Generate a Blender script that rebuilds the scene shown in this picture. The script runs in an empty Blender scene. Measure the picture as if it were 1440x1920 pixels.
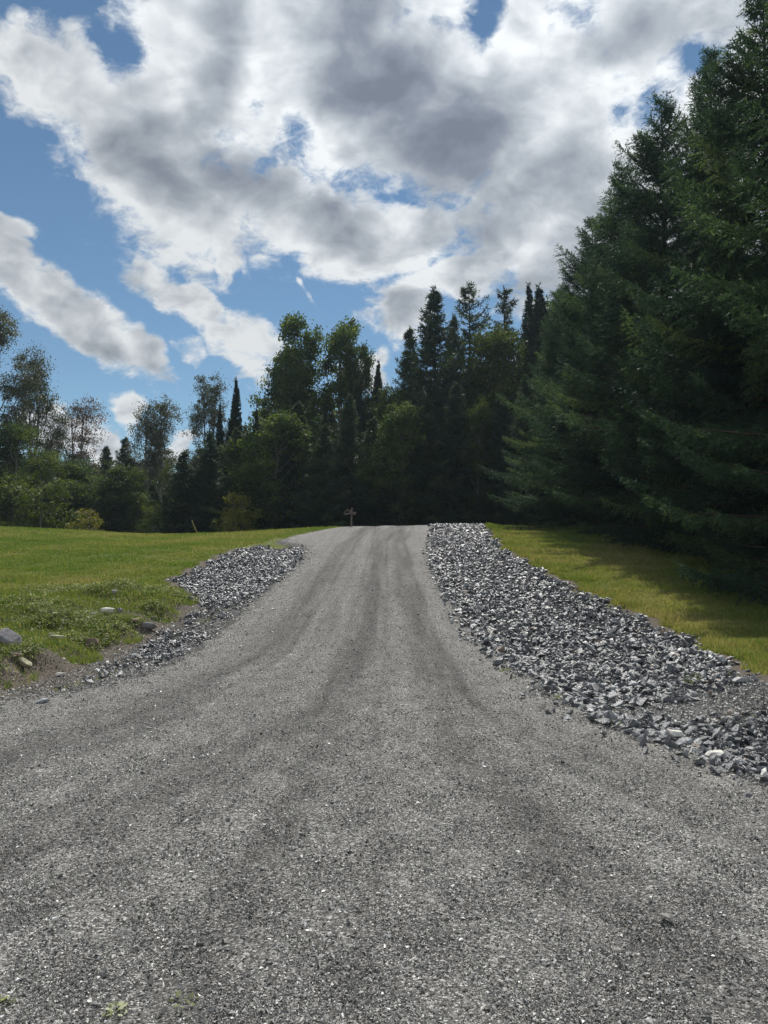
import bpy, bmesh, math, random
import numpy as np
from mathutils import Vector
rad = math.radians
scene = bpy.context.scene
COL = scene.collection

# ------------------------------------------------------------------ camera, exposure
cam_d = bpy.data.cameras.new("camera")
cam_d.sensor_width = 36.0
cam_d.lens = 27.06
cam_d.clip_start = 0.05
cam_d.clip_end = 4000
cam = bpy.data.objects.new("camera", cam_d)
COL.objects.link(cam)
cam.location = (0, 0, 1.6)
cam.rotation_euler = (rad(90 + 3.17), 0, 0)
scene.camera = cam
scene.view_settings.view_transform = 'Standard'
scene.view_settings.look = 'None'
scene.view_settings.exposure = EXPOSURE = -0.1
scene.view_settings.gamma = 1
scene.cycles.max_bounces = 5
scene.cycles.diffuse_bounces = 3
scene.cycles.glossy_bounces = 2
scene.cycles.transmission_bounces = 3
scene.cycles.transparent_max_bounces = 4

# ------------------------------------------------------------------ sun
SUN_AZ, SUN_EL = 8.0, 49.0      # degrees right of straight ahead (+Y), above the horizon
sun_d = bpy.data.lights.new("sun", 'SUN')
sun_d.energy = 5.0
sun_d.angle = rad(0.5)
sun_d.color = (1.0, 0.955, 0.89)
sun = bpy.data.objects.new("sun", sun_d)
COL.objects.link(sun)
sdir = Vector((math.sin(rad(SUN_AZ)) * math.cos(rad(SUN_EL)), math.cos(rad(SUN_AZ)) * math.cos(rad(SUN_EL)), math.sin(rad(SUN_EL))))
sun.rotation_euler = sdir.to_track_quat('Z', 'Y').to_euler()
sun.location = (0, 0, 60)

# ------------------------------------------------------------------ sky with clouds
# every patch: azimuth, elevation, half width, half height (degrees), turn, weight
CLOUDS = [(3.29,33.92,25.79,9.96,0,1.00), (18.10,24.96,15.75,8.78,0,1.00), (-15.50,25.91,8.69,4.88,-30,1.00),
  (-23.60,29.97,5.86,2.75,-30,1.00), (-6.47,23.56,8.41,3.12,-8,1.00), (0.61,18.30,3.43,2.77,0,1.00),
  (5.64,20.04,5.20,2.17,0,1.00), (0.81,23.34,6.08,2.62,0,1.00), (-12.94,33.58,7.81,3.45,0,1.00),
  (-26.33,19.51,3.90,1.80,-45,0.95), (-21.87,16.36,6.60,1.75,-37,0.95), (-17.82,14.05,2.19,1.39,-45,0.85),
  (-14.61,17.56,4.91,1.51,-35,0.92), (-9.96,14.70,3.90,1.95,-30,0.90), (-11.97,20.44,1.47,1.49,0,0.85),
  (-6.24,18.56,1.20,0.40,-40,0.60), (-17.20,20.00,0.81,1.74,15,0.70), (-21.69,8.29,4.49,1.54,-25,1.00),
  (-19.09,10.17,1.22,0.96,-45,0.80), (-14.47,8.25,1.50,1.07,0,0.90), (-3.21,13.75,1.20,1.15,0,0.50),
  (-26.55,21.59,1.95,0.70,-10,0.80), (-14.18,14.30,1.29,0.82,-20,0.50), (-0.80,13.39,1.20,1.54,0,0.60)]
GAPS = [(-19.91,31.92,1.45,1.72,10,0.40), (-6.91,28.94,1.13,1.41,0,0.60), (7.38,35.89,1.38,1.25,20,0.75),
  (14.90,34.63,2.31,0.98,0,0.50), (17.31,31.29,1.50,1.62,0,0.40), (-26.11,33.90,3.33,0.74,10,0.50),
  (22.75,30.99,1.05,0.97,0,0.50), (-10.14,30.86,1.03,0.74,0,0.50), (-4.94,36.15,0.41,0.28,0,0.10),
  (17.45,29.16,1.27,1.35,0,0.25), (-1.21,18.66,0.57,2.21,0,0.30), (20.02,28.94,0.80,0.91,0,0.30)]
SHADE = [(-12.93,33.00,1.76,4.37,-8,0.55), (-2.88,35.66,3.70,3.10,-20,0.75), (0.00,31.87,5.74,3.97,-35,1.00),
  (5.70,28.93,5.26,4.17,-35,0.95), (9.66,24.08,5.92,4.44,-20,0.75), (-17.01,25.74,4.10,1.78,-15,0.50),
  (-10.47,25.88,4.33,1.66,-20,0.65), (-3.25,24.18,4.45,1.55,-5,0.60), (12.74,20.38,4.62,2.83,0,0.60),
  (22.28,33.06,7.05,1.66,0,0.40), (0.81,18.11,2.22,1.67,0,0.35), (-22.89,15.90,4.79,0.87,-37,0.25),
  (-10.72,13.16,2.71,0.83,-20,0.25)]

class NT:
    """small helper to wire shader nodes"""
    def __init__(s, tree):
        s.t = tree
        s.n = tree.nodes
        s.l = tree.links
    def add(s, kind, **kw):
        nd = s.n.new(kind)
        for k, v in kw.items():
            setattr(nd, k, v)
        return nd
    def put(s, sock, v):
        if isinstance(v, bpy.types.NodeSocket):
            s.l.new(v, sock)
        else:
            sock.default_value = v
    def m(s, op, a, b=None, c=None, clamp=False):
        nd = s.add('ShaderNodeMath', operation=op)
        nd.use_clamp = clamp
        s.put(nd.inputs[0], a)
        if b is not None: s.put(nd.inputs[1], b)
        if c is not None: s.put(nd.inputs[2], c)
        return nd.outputs[0]
    def vm(s, op, a, b=None, scale=None):
        nd = s.add('ShaderNodeVectorMath', operation=op)
        s.put(nd.inputs[0], a)
        if b is not None: s.put(nd.inputs[1], b)
        if scale is not None: s.put(nd.inputs['Scale'], scale)
        return nd.outputs['Value'] if op in ('LENGTH', 'DOT_PRODUCT') else nd.outputs['Vector']
    def rng(s, v, a, b, c=0.0, d=1.0, smooth=True):
        nd = s.add('ShaderNodeMapRange', interpolation_type='SMOOTHSTEP' if smooth else 'LINEAR')
        nd.clamp = True
        s.put(nd.inputs[0], v)
        for i, x in enumerate((a, b, c, d)):
            s.put(nd.inputs[i + 1], x)
        return nd.outputs[0]
    def noise(s, vec, scale, detail=4, rough=0.55, dist=0.0, color=False):
        nd = s.add('ShaderNodeTexNoise', noise_dimensions='3D')
        if vec is not None: s.put(nd.inputs['Vector'], vec)
        s.put(nd.inputs['Scale'], scale)
        nd.inputs['Detail'].default_value = detail
        nd.inputs['Roughness'].default_value = rough
        nd.inputs['Distortion'].default_value = dist
        return nd.outputs['Color' if color else 'Fac']
    def mix(s, f, a, b, kind='MIX'):
        nd = s.add('ShaderNodeMix', data_type='RGBA', blend_type=kind)
        s.put(nd.inputs[0], f)
        s.put(nd.inputs[6], a if isinstance(a, bpy.types.NodeSocket) else (*a, 1))
        s.put(nd.inputs[7], b if isinstance(b, bpy.types.NodeSocket) else (*b, 1))
        return nd.outputs[2]
    def ramp(s, f, stops, interp='LINEAR'):
        nd = s.add('ShaderNodeValToRGB')
        cr = nd.color_ramp
        cr.interpolation = interp
        while len(cr.elements) < len(stops): cr.elements.new(0.5)
        for e, (p, c) in zip(cr.elements, stops):
            e.position = p
            e.color = (*c, 1)
        s.put(nd.inputs[0], f)
        return nd.outputs[0]

world = bpy.data.worlds.new("World")
scene.world = world
world.use_nodes = True
world.cycles.sampling_method = 'MANUAL'
world.cycles.sample_map_resolution = 512
W = NT(world.node_tree)
W.n.clear()
out = W.add('ShaderNodeOutputWorld')
bg = W.add('ShaderNodeBackground')
W.l.new(bg.outputs[0], out.inputs[0])
SKY_STRENGTH = 0.10
bg.inputs['Strength'].default_value = SKY_STRENGTH
sky = W.add('ShaderNodeTexSky', sky_type='NISHITA')
sky.sun_disc = False
sky.sun_elevation = rad(SUN_EL)
sky.sun_rotation = rad(SUN_AZ)
sky.altitude = 300
sky.air_density = 1.0
sky.dust_density = 0.0
sky.ozone_density = 4.0
tc = W.add('ShaderNodeTexCoord')
D = tc.outputs['Generated']
sep = W.add('ShaderNodeSeparateXYZ')
W.l.new(D, sep.inputs[0])
az = W.m('MULTIPLY', W.m('ARCTAN2', sep.outputs[0], sep.outputs[1]), 57.2958)
el = W.m('MULTIPLY', W.m('ARCSINE', sep.outputs[2]), 57.2958)
cmb = W.add('ShaderNodeCombineXYZ')
W.put(cmb.inputs[0], az); W.put(cmb.inputs[1], el)
P0 = cmb.outputs[0]
wob = W.vm('SCALE', W.vm('SUBTRACT', W.noise(D, 7.0, 3, 0.6, color=True), (0.5, 0.5, 0.5)), scale=6.5)
P1 = W.vm('ADD', P0, wob)

def patches(vec, lst, lo, hi, mode):
    acc = None
    for (a, e, ra, re, rot, w) in lst:
        mp = W.add('ShaderNodeMapping', vector_type='TEXTURE')
        W.put(mp.inputs['Vector'], vec)
        mp.inputs['Location'].default_value = (a, e, 0)
        mp.inputs['Rotation'].default_value = (0, 0, rad(rot))
        mp.inputs['Scale'].default_value = (ra, re, 1000)
        v = W.rng(W.vm('LENGTH', mp.outputs[0]), lo, hi, w, 0.0)
        acc = v if acc is None else W.m(mode, acc, v)
    return acc

cov = patches(P1, CLOUDS, 0.35, 1.55, 'MAXIMUM')
# broken cloud over the rest of the sky, outside the part described above
rest = W.m('MAXIMUM', W.rng(W.m('ABSOLUTE', az), 32, 45), W.rng(el, 38, 44))
cov = W.m('MAXIMUM', cov, W.m('MULTIPLY', rest, 0.55))
gap = patches(P1, GAPS, 0.0, 2.1, 'MAXIMUM')
drk = patches(P1, SHADE, 0.1, 1.7, 'MAXIMUM')
# cloud texture on a flattened dome so it tightens towards the horizon
inv = W.m('DIVIDE', 1.3, W.m('ADD', W.m('MAXIMUM', sep.outputs[2], 0.0), 0.85))
Q = W.vm('SCALE', D, scale=inv)
mq = W.add('ShaderNodeMapping')
W.put(mq.inputs['Vector'], Q)
mq.inputs['Rotation'].default_value = (0, rad(-38), 0)
mq.inputs['Scale'].default_value = (0.85, 1.0, 1.1)
Q1 = mq.outputs[0]
def cloud_noise(off):
    q = W.vm('ADD', Q1, off)
    w = W.vm('SCALE', W.vm('SUBTRACT', W.noise(q, 6.0, 4, 0.55, color=True), (0.5, 0.5, 0.5)), scale=0.26)
    q = W.vm('ADD', q, w)
    return W.noise(q, 6.5, 10, 0.60)
def soft_noise(off):
    q = W.vm('ADD', Q1, off)
    w = W.vm('SCALE', W.vm('SUBTRACT', W.noise(q, 9.0, 2, 0.5, color=True), (0.5, 0.5, 0.5)), scale=0.15)
    return W.noise(W.vm('ADD', q, w), 8.0, 4, 0.5)
n1 = cloud_noise((0, 0, 0))
s1 = soft_noise((0, 0, 0))
s2 = soft_noise((0.003, -0.012, -0.03))
fine = W.noise(W.vm('ADD', Q1, W.vm('SCALE', W.vm('SUBTRACT', W.noise(Q1, 18.0, 3, 0.6, color=True), (0.5, 0.5, 0.5)), scale=0.06)), 22.0, 8, 0.62)
dens = W.m('ADD', W.m('SUBTRACT', W.m('MULTIPLY', cov, 1.42), W.m('MULTIPLY', gap, 1.35)), W.m('MULTIPLY', W.m('SUBTRACT', n1, 0.5), 2.5))
dens = W.m('ADD', dens, W.m('MULTIPLY', W.m('SUBTRACT', fine, 0.5), 2.1))
alpha = W.rng(dens, 0.30, 1.05)
alpha = W.m('MULTIPLY', alpha, W.rng(sep.outputs[2], 0.0, 0.10, 0.55, 1.0))
relief = W.m('ADD', W.m('MULTIPLY', W.m('SUBTRACT', s1, s2), 1.5), W.m('MULTIPLY', W.m('SUBTRACT', n1, 0.5), 0.3))
thick = W.rng(dens, 0.6, 2.0)
grey = W.m('ADD', W.m('MULTIPLY', drk, 0.80), W.m('MULTIPLY', thick, 0.27))
grey = W.m('ADD', grey, relief)
grey = W.m('ADD', grey, W.m('MULTIPLY', W.m('SUBTRACT', 0.5, fine), 0.75), clamp=True)
ccol = W.ramp(grey, [(0.0, (7.9, 8.2, 8.4)), (0.18, (6.0, 6.35, 6.7)), (0.42, (4.0, 4.35, 4.8)), (0.75, (2.3, 2.6, 3.15)), (1.0, (1.65, 1.9, 2.4))])
# cloud near the sun glows: light scattered forward through it
toward = W.vm('DOT_PRODUCT', D, tuple(sdir))
glow = W.m('ADD', 1.0, W.m('MULTIPLY', W.rng(toward, 0.80, 1.0), 0.38))
ccol = W.vm('SCALE', ccol, scale=glow)
skyc = W.mix(1.0, sky.outputs[0], (0.84, 0.90, 0.84), 'MULTIPLY')
W.l.new(W.mix(alpha, skyc, ccol), bg.inputs['Color'])

# ------------------------------------------------------------------ helpers
def mesh_np(name, V, F, mat=None, attrs=None, smooth=False):
    V = np.asarray(V, dtype=np.float32); F = np.asarray(F, dtype=np.int32)
    me = bpy.data.meshes.new(name)
    me.vertices.add(len(V)); me.vertices.foreach_set('co', V.ravel())
    k = F.shape[1]
    me.loops.add(F.size); me.loops.foreach_set('vertex_index', F.ravel())
    me.polygons.add(len(F)); me.polygons.foreach_set('loop_start', np.arange(0, F.size, k, dtype=np.int32))
    me.update(calc_edges=True)
    me.polygons.foreach_set('use_smooth', np.full(len(F), smooth))
    for an, av in (attrs or {}).items():
        a = me.attributes.new(an, 'FLOAT', 'POINT'); a.data.foreach_set('value', np.asarray(av, dtype=np.float32))
    if mat: me.materials.append(mat)
    return me

def link(name, data, parent=None, loc=None, **props):
    o = bpy.data.objects.new(name, data)
    COL.objects.link(o)
    if parent: o.parent = parent
    if loc is not None: o.location = loc
    for k, v in props.items():
        if v is not None: o[k] = v
    return o

def tube(pts, radii, sides=7):
    """tapered tube of triangles through pts"""
    pts = np.asarray(pts, float); n = len(pts)
    tan = np.gradient(pts, axis=0); tan /= np.linalg.norm(tan, axis=1)[:, None] + 1e-9
    ref = np.array([0.31, 0.95, 0.05]); a = np.cross(tan, ref); a /= np.linalg.norm(a, axis=1)[:, None] + 1e-9
    b = np.cross(tan, a)
    th = np.linspace(0, 2 * math.pi, sides, endpoint=False)
    V = (pts[:, None, :] + (a[:, None, :] * np.cos(th)[None, :, None] + b[:, None, :] * np.sin(th)[None, :, None]) * np.asarray(radii)[:, None, None]).reshape(-1, 3)
    F = []
    for i in range(n - 1):
        for j in range(sides):
            p, q = i * sides + j, i * sides + (j + 1) % sides
            F += [(p, q, q + sides), (p, q + sides, p + sides)]
    for j in range(1, sides - 1): F += [(0, j + 1, j), ((n - 1) * sides, (n - 1) * sides + j, (n - 1) * sides + j + 1)]
    return V, np.array(F)

def join(parts):
    Vs, Fs, k = [], [], 0
    for V, F in parts:
        Vs.append(V); Fs.append(np.asarray(F) + k); k += len(V)
    return np.concatenate(Vs), np.concatenate(Fs)

def material(name, build, rough=0.8, spec=0.3):
    m = bpy.data.materials.new(name); m.use_nodes = True
    t = NT(m.node_tree); t.n.clear()
    o = t.add('ShaderNodeOutputMaterial'); b = t.add('ShaderNodeBsdfPrincipled')
    b.inputs['Roughness'].default_value = rough; b.inputs['Specular IOR Level'].default_value = spec
    t.l.new(b.outputs[0], o.inputs[0])
    build(t, b, o)
    return m

def foliage_mat(name, stops, trans, transl_col, rough=0.55, spec=0.25, objvar=0.25):
    def f(t, b, o):
        at = t.add('ShaderNodeAttribute', attribute_name='v')
        col = t.ramp(at.outputs['Fac'], stops)
        oi = t.add('ShaderNodeObjectInfo')
        col = t.mix(1.0, col, t.ramp(oi.outputs['Random'], [(0, (1 - objvar, 1 - objvar, 1 - objvar * .6)), (1, (1 + objvar, 1 + objvar * .8, 1))]), 'MULTIPLY')
        t.put(b.inputs['Base Color'], col)
        tr = t.add('ShaderNodeBsdfTranslucent')
        t.put(tr.inputs[0], t.mix(1.0, col, transl_col, 'MULTIPLY'))
        mx = t.add('ShaderNodeMixShader'); mx.inputs[0].default_value = trans
        t.l.new(b.outputs[0], mx.inputs[1]); t.l.new(tr.outputs[0], mx.inputs[2]); t.l.new(mx.outputs[0], o.inputs[0])
    return material(name, f, rough, spec)

# ------------------------------------------------------------------ the lie of the land
def sm(a, b, t):
    t = np.clip((np.asarray(t, float) - a) / (b - a), 0, 1)
    return t * t * (3 - 2 * t)
_ty = np.arange(0, 60, 0.05)
_tz = np.concatenate([[0], np.cumsum(0.05 * (0.125 * sm(11, 16, _ty) * (1 - sm(36, 41, _ty)) - 0.02 * sm(41, 46, _ty)))])[:-1]
def profile(y):
    y = np.asarray(y, float)
    return np.where(y < 59, np.interp(y, _ty, _tz), _tz[-1] - 0.02 * (np.clip(y, 59, 90) - 59))
def tab(*kv):
    ks = np.array(kv[0::2], float); vs = np.array(kv[1::2], float)
    return lambda y: np.interp(y, ks, vs)
ROAD_L = tab(-6, -16, 3, -13, 6, -9, 8, -4.6, 9.5, -3.4, 11, -3.2, 15, -3.15, 20, -2.95, 24, -2.75, 27, -2.8, 29, -3.1, 31, -4.3, 34, -3.8, 38, -2.3, 41, -2.0, 60, -1.0)
ROAD_R = tab(-6, 14, 3.4, 9, 4.6, 3.4, 5.4, 2.7, 7.7, 2.05, 10, 1.95, 14.4, 1.8, 20, 1.46, 25, 1.55, 30, 1.9, 38, 2.5, 41, 2.7, 60, 5)
ROCK_R = tab(3, 9, 4.4, 7.0, 7, 5.0, 9.2, 4.45, 10.5, 4.6, 13.2, 5.15, 14, 5.15, 16.5, 4.9, 19.4, 4.55, 27, 4.1, 33, 4.5, 38, 4.9, 42, 5.1)
ROCK_L = tab(8.6, -3.5, 9.2, -3.8, 14, -4.1, 17, -3.95, 18.5, -4.6, 20.7, -5.65, 22.5, -5.5, 25, -5.45, 28, -5.2, 29, -4.9, 30, -4.4)
TOE = tab(0, -17, 5, -10, 7.5, -6, 8.9, -4.55, 11, -4.4, 14, -4.45, 17, -4.2, 19, -4.7)

_rs = np.random.default_rng(5)
_ws = [(_rs.uniform(0, 6.28), _rs.uniform(0.25, 1.3), _rs.uniform(0, 6.28)) for _ in range(14)]
def lumps(x, y):
    s = 0
    for a, k, p in _ws: s = s + np.sin((x * math.cos(a) + y * math.sin(a)) * k * 2.2 + p) / (1 + 2 * k)
    return s / 4
def wig(y, s=1.0):
    return 0.10 * np.sin(y * 2.9 * s + 1) + 0.06 * np.sin(y * 6.7 * s) + 0.04 * np.sin(y * 13.1 * s + 2)
def height(x, y):
    x = np.asarray(x, float); y = np.asarray(y, float)
    z = profile(y)
    z = z - 0.5 * np.exp(-((x + 11) / 7.0) ** 2) * sm(26, 40, y) * (1 - sm(45, 60, y) * 0.3)
    z = z - 0.12 * sm(4, 8, x) * sm(30, 40, y)
    t = TOE(y)
    bank = (0.6 * sm(0.0, 0.55, t - x + 0.12 * lumps(x * 2, y * 4) * 3) + 0.4 * sm(0.4, 2.0, t - x)) * (1 - sm(15.5, 21, y))
    z = z + 0.42 * bank + 0.22 * bank * (1 - sm(1.5, 4.5, t - x)) * lumps(x * 3.0, y * 3.0)
    rr, ro = ROAD_R(y), ROCK_R(y)
    u = np.clip((x - rr) / np.maximum(ro - rr, 0.3), 0, 1)
    near = sm(3.5, 7, y)
    z = z - 0.24 * np.sin(math.pi * u ** 0.8) * near * (1 - sm(24, 36, y))
    z = z + 0.10 * sm(0.75, 1.0, u) * near * (1 - sm(24, 36, y))
    rl = ROCK_L(y); rd = ROAD_L(y)
    ul = np.clip((rd - x) / np.maximum(rd - rl, 0.3), 0, 1)
    z = z - 0.16 * np.sin(math.pi * ul) * sm(17, 20, y) * (1 - sm(29, 33, y))
    z = z + 0.05 * lumps(x, y) * sm(0.2, 2.5, np.maximum(x - ro, t - x))
    return z

def road_extra(x, y):
    """shallow wheel ruts"""
    return -0.018 * track_amount(x, y)
TRACKS = [  # curves x(y), half width, strength
    (tab(-2, -9, 3.2, -4.6, 5.8, -3.1, 7.5, -2.5, 12, -2.02, 16, -1.85, 21, -1.7, 30, -1.45, 38, -0.8, 42, -0.2), 0.30, 1.0),
    (tab(-2, -4.2, 3.0, -2.6, 5.0, -1.55, 8, -0.8, 12, -0.45, 16, -0.3, 21, -0.25, 30, -0.1, 38, 0.5, 42, 1.2), 0.22, 0.8),
    (tab(0, -1.0, 3.5, -0.68, 5.8, -0.52, 9, -0.40, 14, -0.33, 20, -0.30), 0.2, 0.7),
    (tab(0, 2.1, 3.5, 1.1, 6.4, 0.68, 9, 0.60, 14, 0.62, 21, 0.45, 30, 0.45, 38, 1.0, 42, 1.6), 0.25, 0.8),
    (tab(0, 6.5, 3.0, 3.6, 5, 2.0, 7.5, 1.15, 10, 0.85, 14, 0.75), 0.2, 0.5),
    (tab(-2, -7, 2.8, -3.3, 4.5, -2.2, 7, -1.5, 10, -1.25, 14, -1.1, 25, -1.0), 0.14, 0.35),
    (tab(-2, -8, 3.2, -4.0, 5.8, -2.6, 7.5, -2.05, 12, -1.62, 16, -1.5, 21, -1.35, 30, -1.1, 38, -0.5, 42, 0), 0.07, 0.55),
    (tab(0, -0.2, 3.5, -0.1, 5.8, -0.08, 9, -0.02, 14, 0.02, 20, 0.05, 30, 0.1, 38, 0.7), 0.07, 0.5),
    (tab(0, 4.4, 3.5, 2.2, 6.4, 1.2, 9, 0.95, 14, 0.95, 21, 0.8, 30, 0.8, 38, 1.4, 42, 1.9), 0.08, 0.55),
    (tab(-2, -3.0, 3.0, -1.75, 5.0, -1.15, 8, -0.62, 12, -0.75, 16, -0.65, 21, -0.6, 30, -0.45), 0.07, 0.45),
]
def track_amount(x, y):
    s = 0
    for f, w, a in TRACKS:
        c = f(y) + 0.03 * np.sin(y * 0.8 + a * 9)
        ww = w * (1 + 0.25 * np.sin(y * 0.9 + a * 20))
        s = s + a * np.exp(-((x - c) / ww) ** 2)
    return np.clip(s, 0, 1.2)

# ------------------------------------------------------------------ ground
def nonuni(lo, hi, a, b, d, grow=1.16):
    xs = list(np.arange(a, b + 1e-6, d)); s = d
    while xs[-1] < hi: s *= grow; xs.append(xs[-1] + s)
    s = d
    while xs[0] > lo: s *= grow; xs.insert(0, xs[0] - s)
    return np.array(xs)
def grid(xs, ys):
    X, Y = np.meshgrid(xs, ys); n, m = X.shape
    i = np.arange((n - 1) * (m - 1)); r, c = i // (m - 1), i % (m - 1); p = r * m + c
    return X.ravel(), Y.ravel(), np.stack([p, p + 1, p + 1 + m, p + m], 1)

def masks(x, y):
    rr, ro, rl, rd, t = ROAD_R(y), ROCK_R(y) + wig(y), ROCK_L(y) + wig(y, 1.3), ROAD_L(y), TOE(y)
    rockR = sm(-0.15, 0.1, x - rr) * (1 - sm(-0.02, 0.12, x - ro)) * sm(3.6, 4.6, y)
    rockL = sm(-0.15, 0.1, rd - x) * (1 - sm(-0.02, 0.12, rl - x)) * sm(9.5, 11.0, y) * (1 - sm(29, 30, y)) * np.where(y < 17, 0.55, 1)
    rock = np.maximum(rockR, rockL)
    dirtR = np.exp(-((x - ro - 0.16) / 0.13) ** 2) * (0.5 + 0.5 * np.sin(y * 1.3 + 0.6) + 0.35)
    dirtL = np.exp(-((rl - x - 0.20) / 0.22) ** 2) * (1 - sm(26, 31, y)) * sm(8, 9, y)
    toe = sm(-0.9, -0.3, t - x) * (1 - sm(0.35, 0.8, t - x)) * (1 - sm(18.5, 20.5, y))
    dirt = np.clip(np.maximum(np.maximum(dirtR * sm(3, 5, y), dirtL), toe), 0, 1)
    dirt = np.maximum(dirt, 0.9 * np.exp(-(((x - 3.4) / 1.1) ** 2 + ((y - 8.9) / 0.6) ** 2)) + 0.8 * np.exp(-(((x - 4.5) / 0.8) ** 2 + ((y - 9.0) / 0.45) ** 2)))
    rock = rock * (1 - np.clip(dirt * (x > 2) * (y < 10.5), 0, 1))
    weeds = sm(0.15, 0.5, t - x) * (1 - sm(2.2, 4.6, t - x)) * (1 - sm(16.5, 19, y))
    gravel = np.maximum(sm(-0.25, 0.0, x - rd), sm(0.6, 1.0, x - t) * (1 - sm(17.5, 18.5, y)) * (x < 0)) * sm(-0.25, 0.0, rr - x)
    under_spruces = sm(1.0, 3.0, x - np.where(y < 60, 7.2, 7.2)) * sm(5, 9, y) * (1 - sm(48, 52, y))  # litter-strewn ground under the spruce row
    return rock, dirt, weeds, gravel, under_spruces

def ground_build(t, b, o):
    g = t.add('ShaderNodeNewGeometry'); P = g.outputs['Position']
    A = lambda n: t.add('ShaderNodeAttribute', attribute_name=n).outputs['Fac']
    n_big = t.noise(P, 0.35, 4, 0.6); n_mid = t.noise(P, 2.2, 5, 0.65); n_f = t.noise(P, 30, 4, 0.7); n_vf = t.noise(P, 120, 2, 0.7)
    grass = t.ramp(n_mid, [(0.25, (0.090, 0.135, 0.030)), (0.5, (0.145, 0.175, 0.045)), (0.75, (0.21, 0.195, 0.070))])
    sx = t.add('ShaderNodeSeparateXYZ'); t.l.new(P, sx.inputs[0])
    dry = t.m('ADD', t.rng(n_big, 0.42, 0.68), t.rng(sx.outputs[0], 0.0, 4.0, 0.0, 0.6), clamp=True)
    grass = t.mix(t.m('MULTIPLY', dry, 0.65), grass, (0.175, 0.168, 0.060))
    grass = t.mix(1.0, grass, t.ramp(n_f, [(0.3, (0.5, 0.5, 0.5)), (0.7, (1.35, 1.35, 1.35))]), 'MULTIPLY')
    dirt = t.ramp(n_f, [(0.3, (0.060, 0.052, 0.042)), (0.55, (0.165, 0.14, 0.112)), (0.75, (0.30, 0.27, 0.235))])
    weed = t.ramp(n_f, [(0.3, (0.030, 0.035, 0.015)), (0.7, (0.10, 0.10, 0.045))])
    rock = t.ramp(n_f, [(0.3, (0.025, 0.026, 0.030)), (0.7, (0.10, 0.10, 0.11))])
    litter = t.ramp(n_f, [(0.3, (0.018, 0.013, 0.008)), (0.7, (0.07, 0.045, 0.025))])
    jit = t.m('MULTIPLY', t.m('SUBTRACT', t.noise(P, 5, 5, 0.7), 0.5), 0.9)
    def edge(a): return t.rng(t.m('ADD', a, jit), 0.40, 0.60)
    c = t.mix(edge(A('weeds')), grass, weed)
    c = t.mix(edge(A('under_spruces')), c, litter)
    c = t.mix(edge(A('dirt')), c, dirt)
    c = t.mix(edge(A('rock')), c, rock)
    c = t.mix(edge(A('gravel')), c, (0.17, 0.16, 0.15))
    t.put(b.inputs['Base Color'], c)
    bp = t.add('ShaderNodeBump'); bp.inputs['Distance'].default_value = 0.04; bp.inputs['Strength'].default_value = 0.7
    t.put(bp.inputs['Height'], t.m('ADD', n_f, t.m('MULTIPLY', n_vf, 0.5)))
    t.l.new(bp.outputs[0], b.inputs['Normal'])
M_ground = material('lawn_and_soil', ground_build, 0.95, 0.1)

xs = nonuni(-900, 900, -12, 12, 0.11); ys = nonuni(-60, 1500, 1.5, 42, 0.12)
X, Y, F = grid(xs, ys)
Z = height(X, Y)
rk, dt, wd, gv, sh = masks(X, Y)
inner = sm(0.25, 0.5, X - ROAD_L(Y)) * sm(0.25, 0.5, ROAD_R(Y) - X) * (1 - sm(41, 44, Y))
Z -= 0.06 * inner
Z = np.where(np.abs(X) > 60, Z + 0.0, Z)
me = mesh_np('ground', np.stack([X, Y, Z], 1), F, M_ground, dict(rock=rk, dirt=dt, weeds=wd, gravel=gv, under_spruces=sh), True)
link('ground', me, kind='structure')

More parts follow.
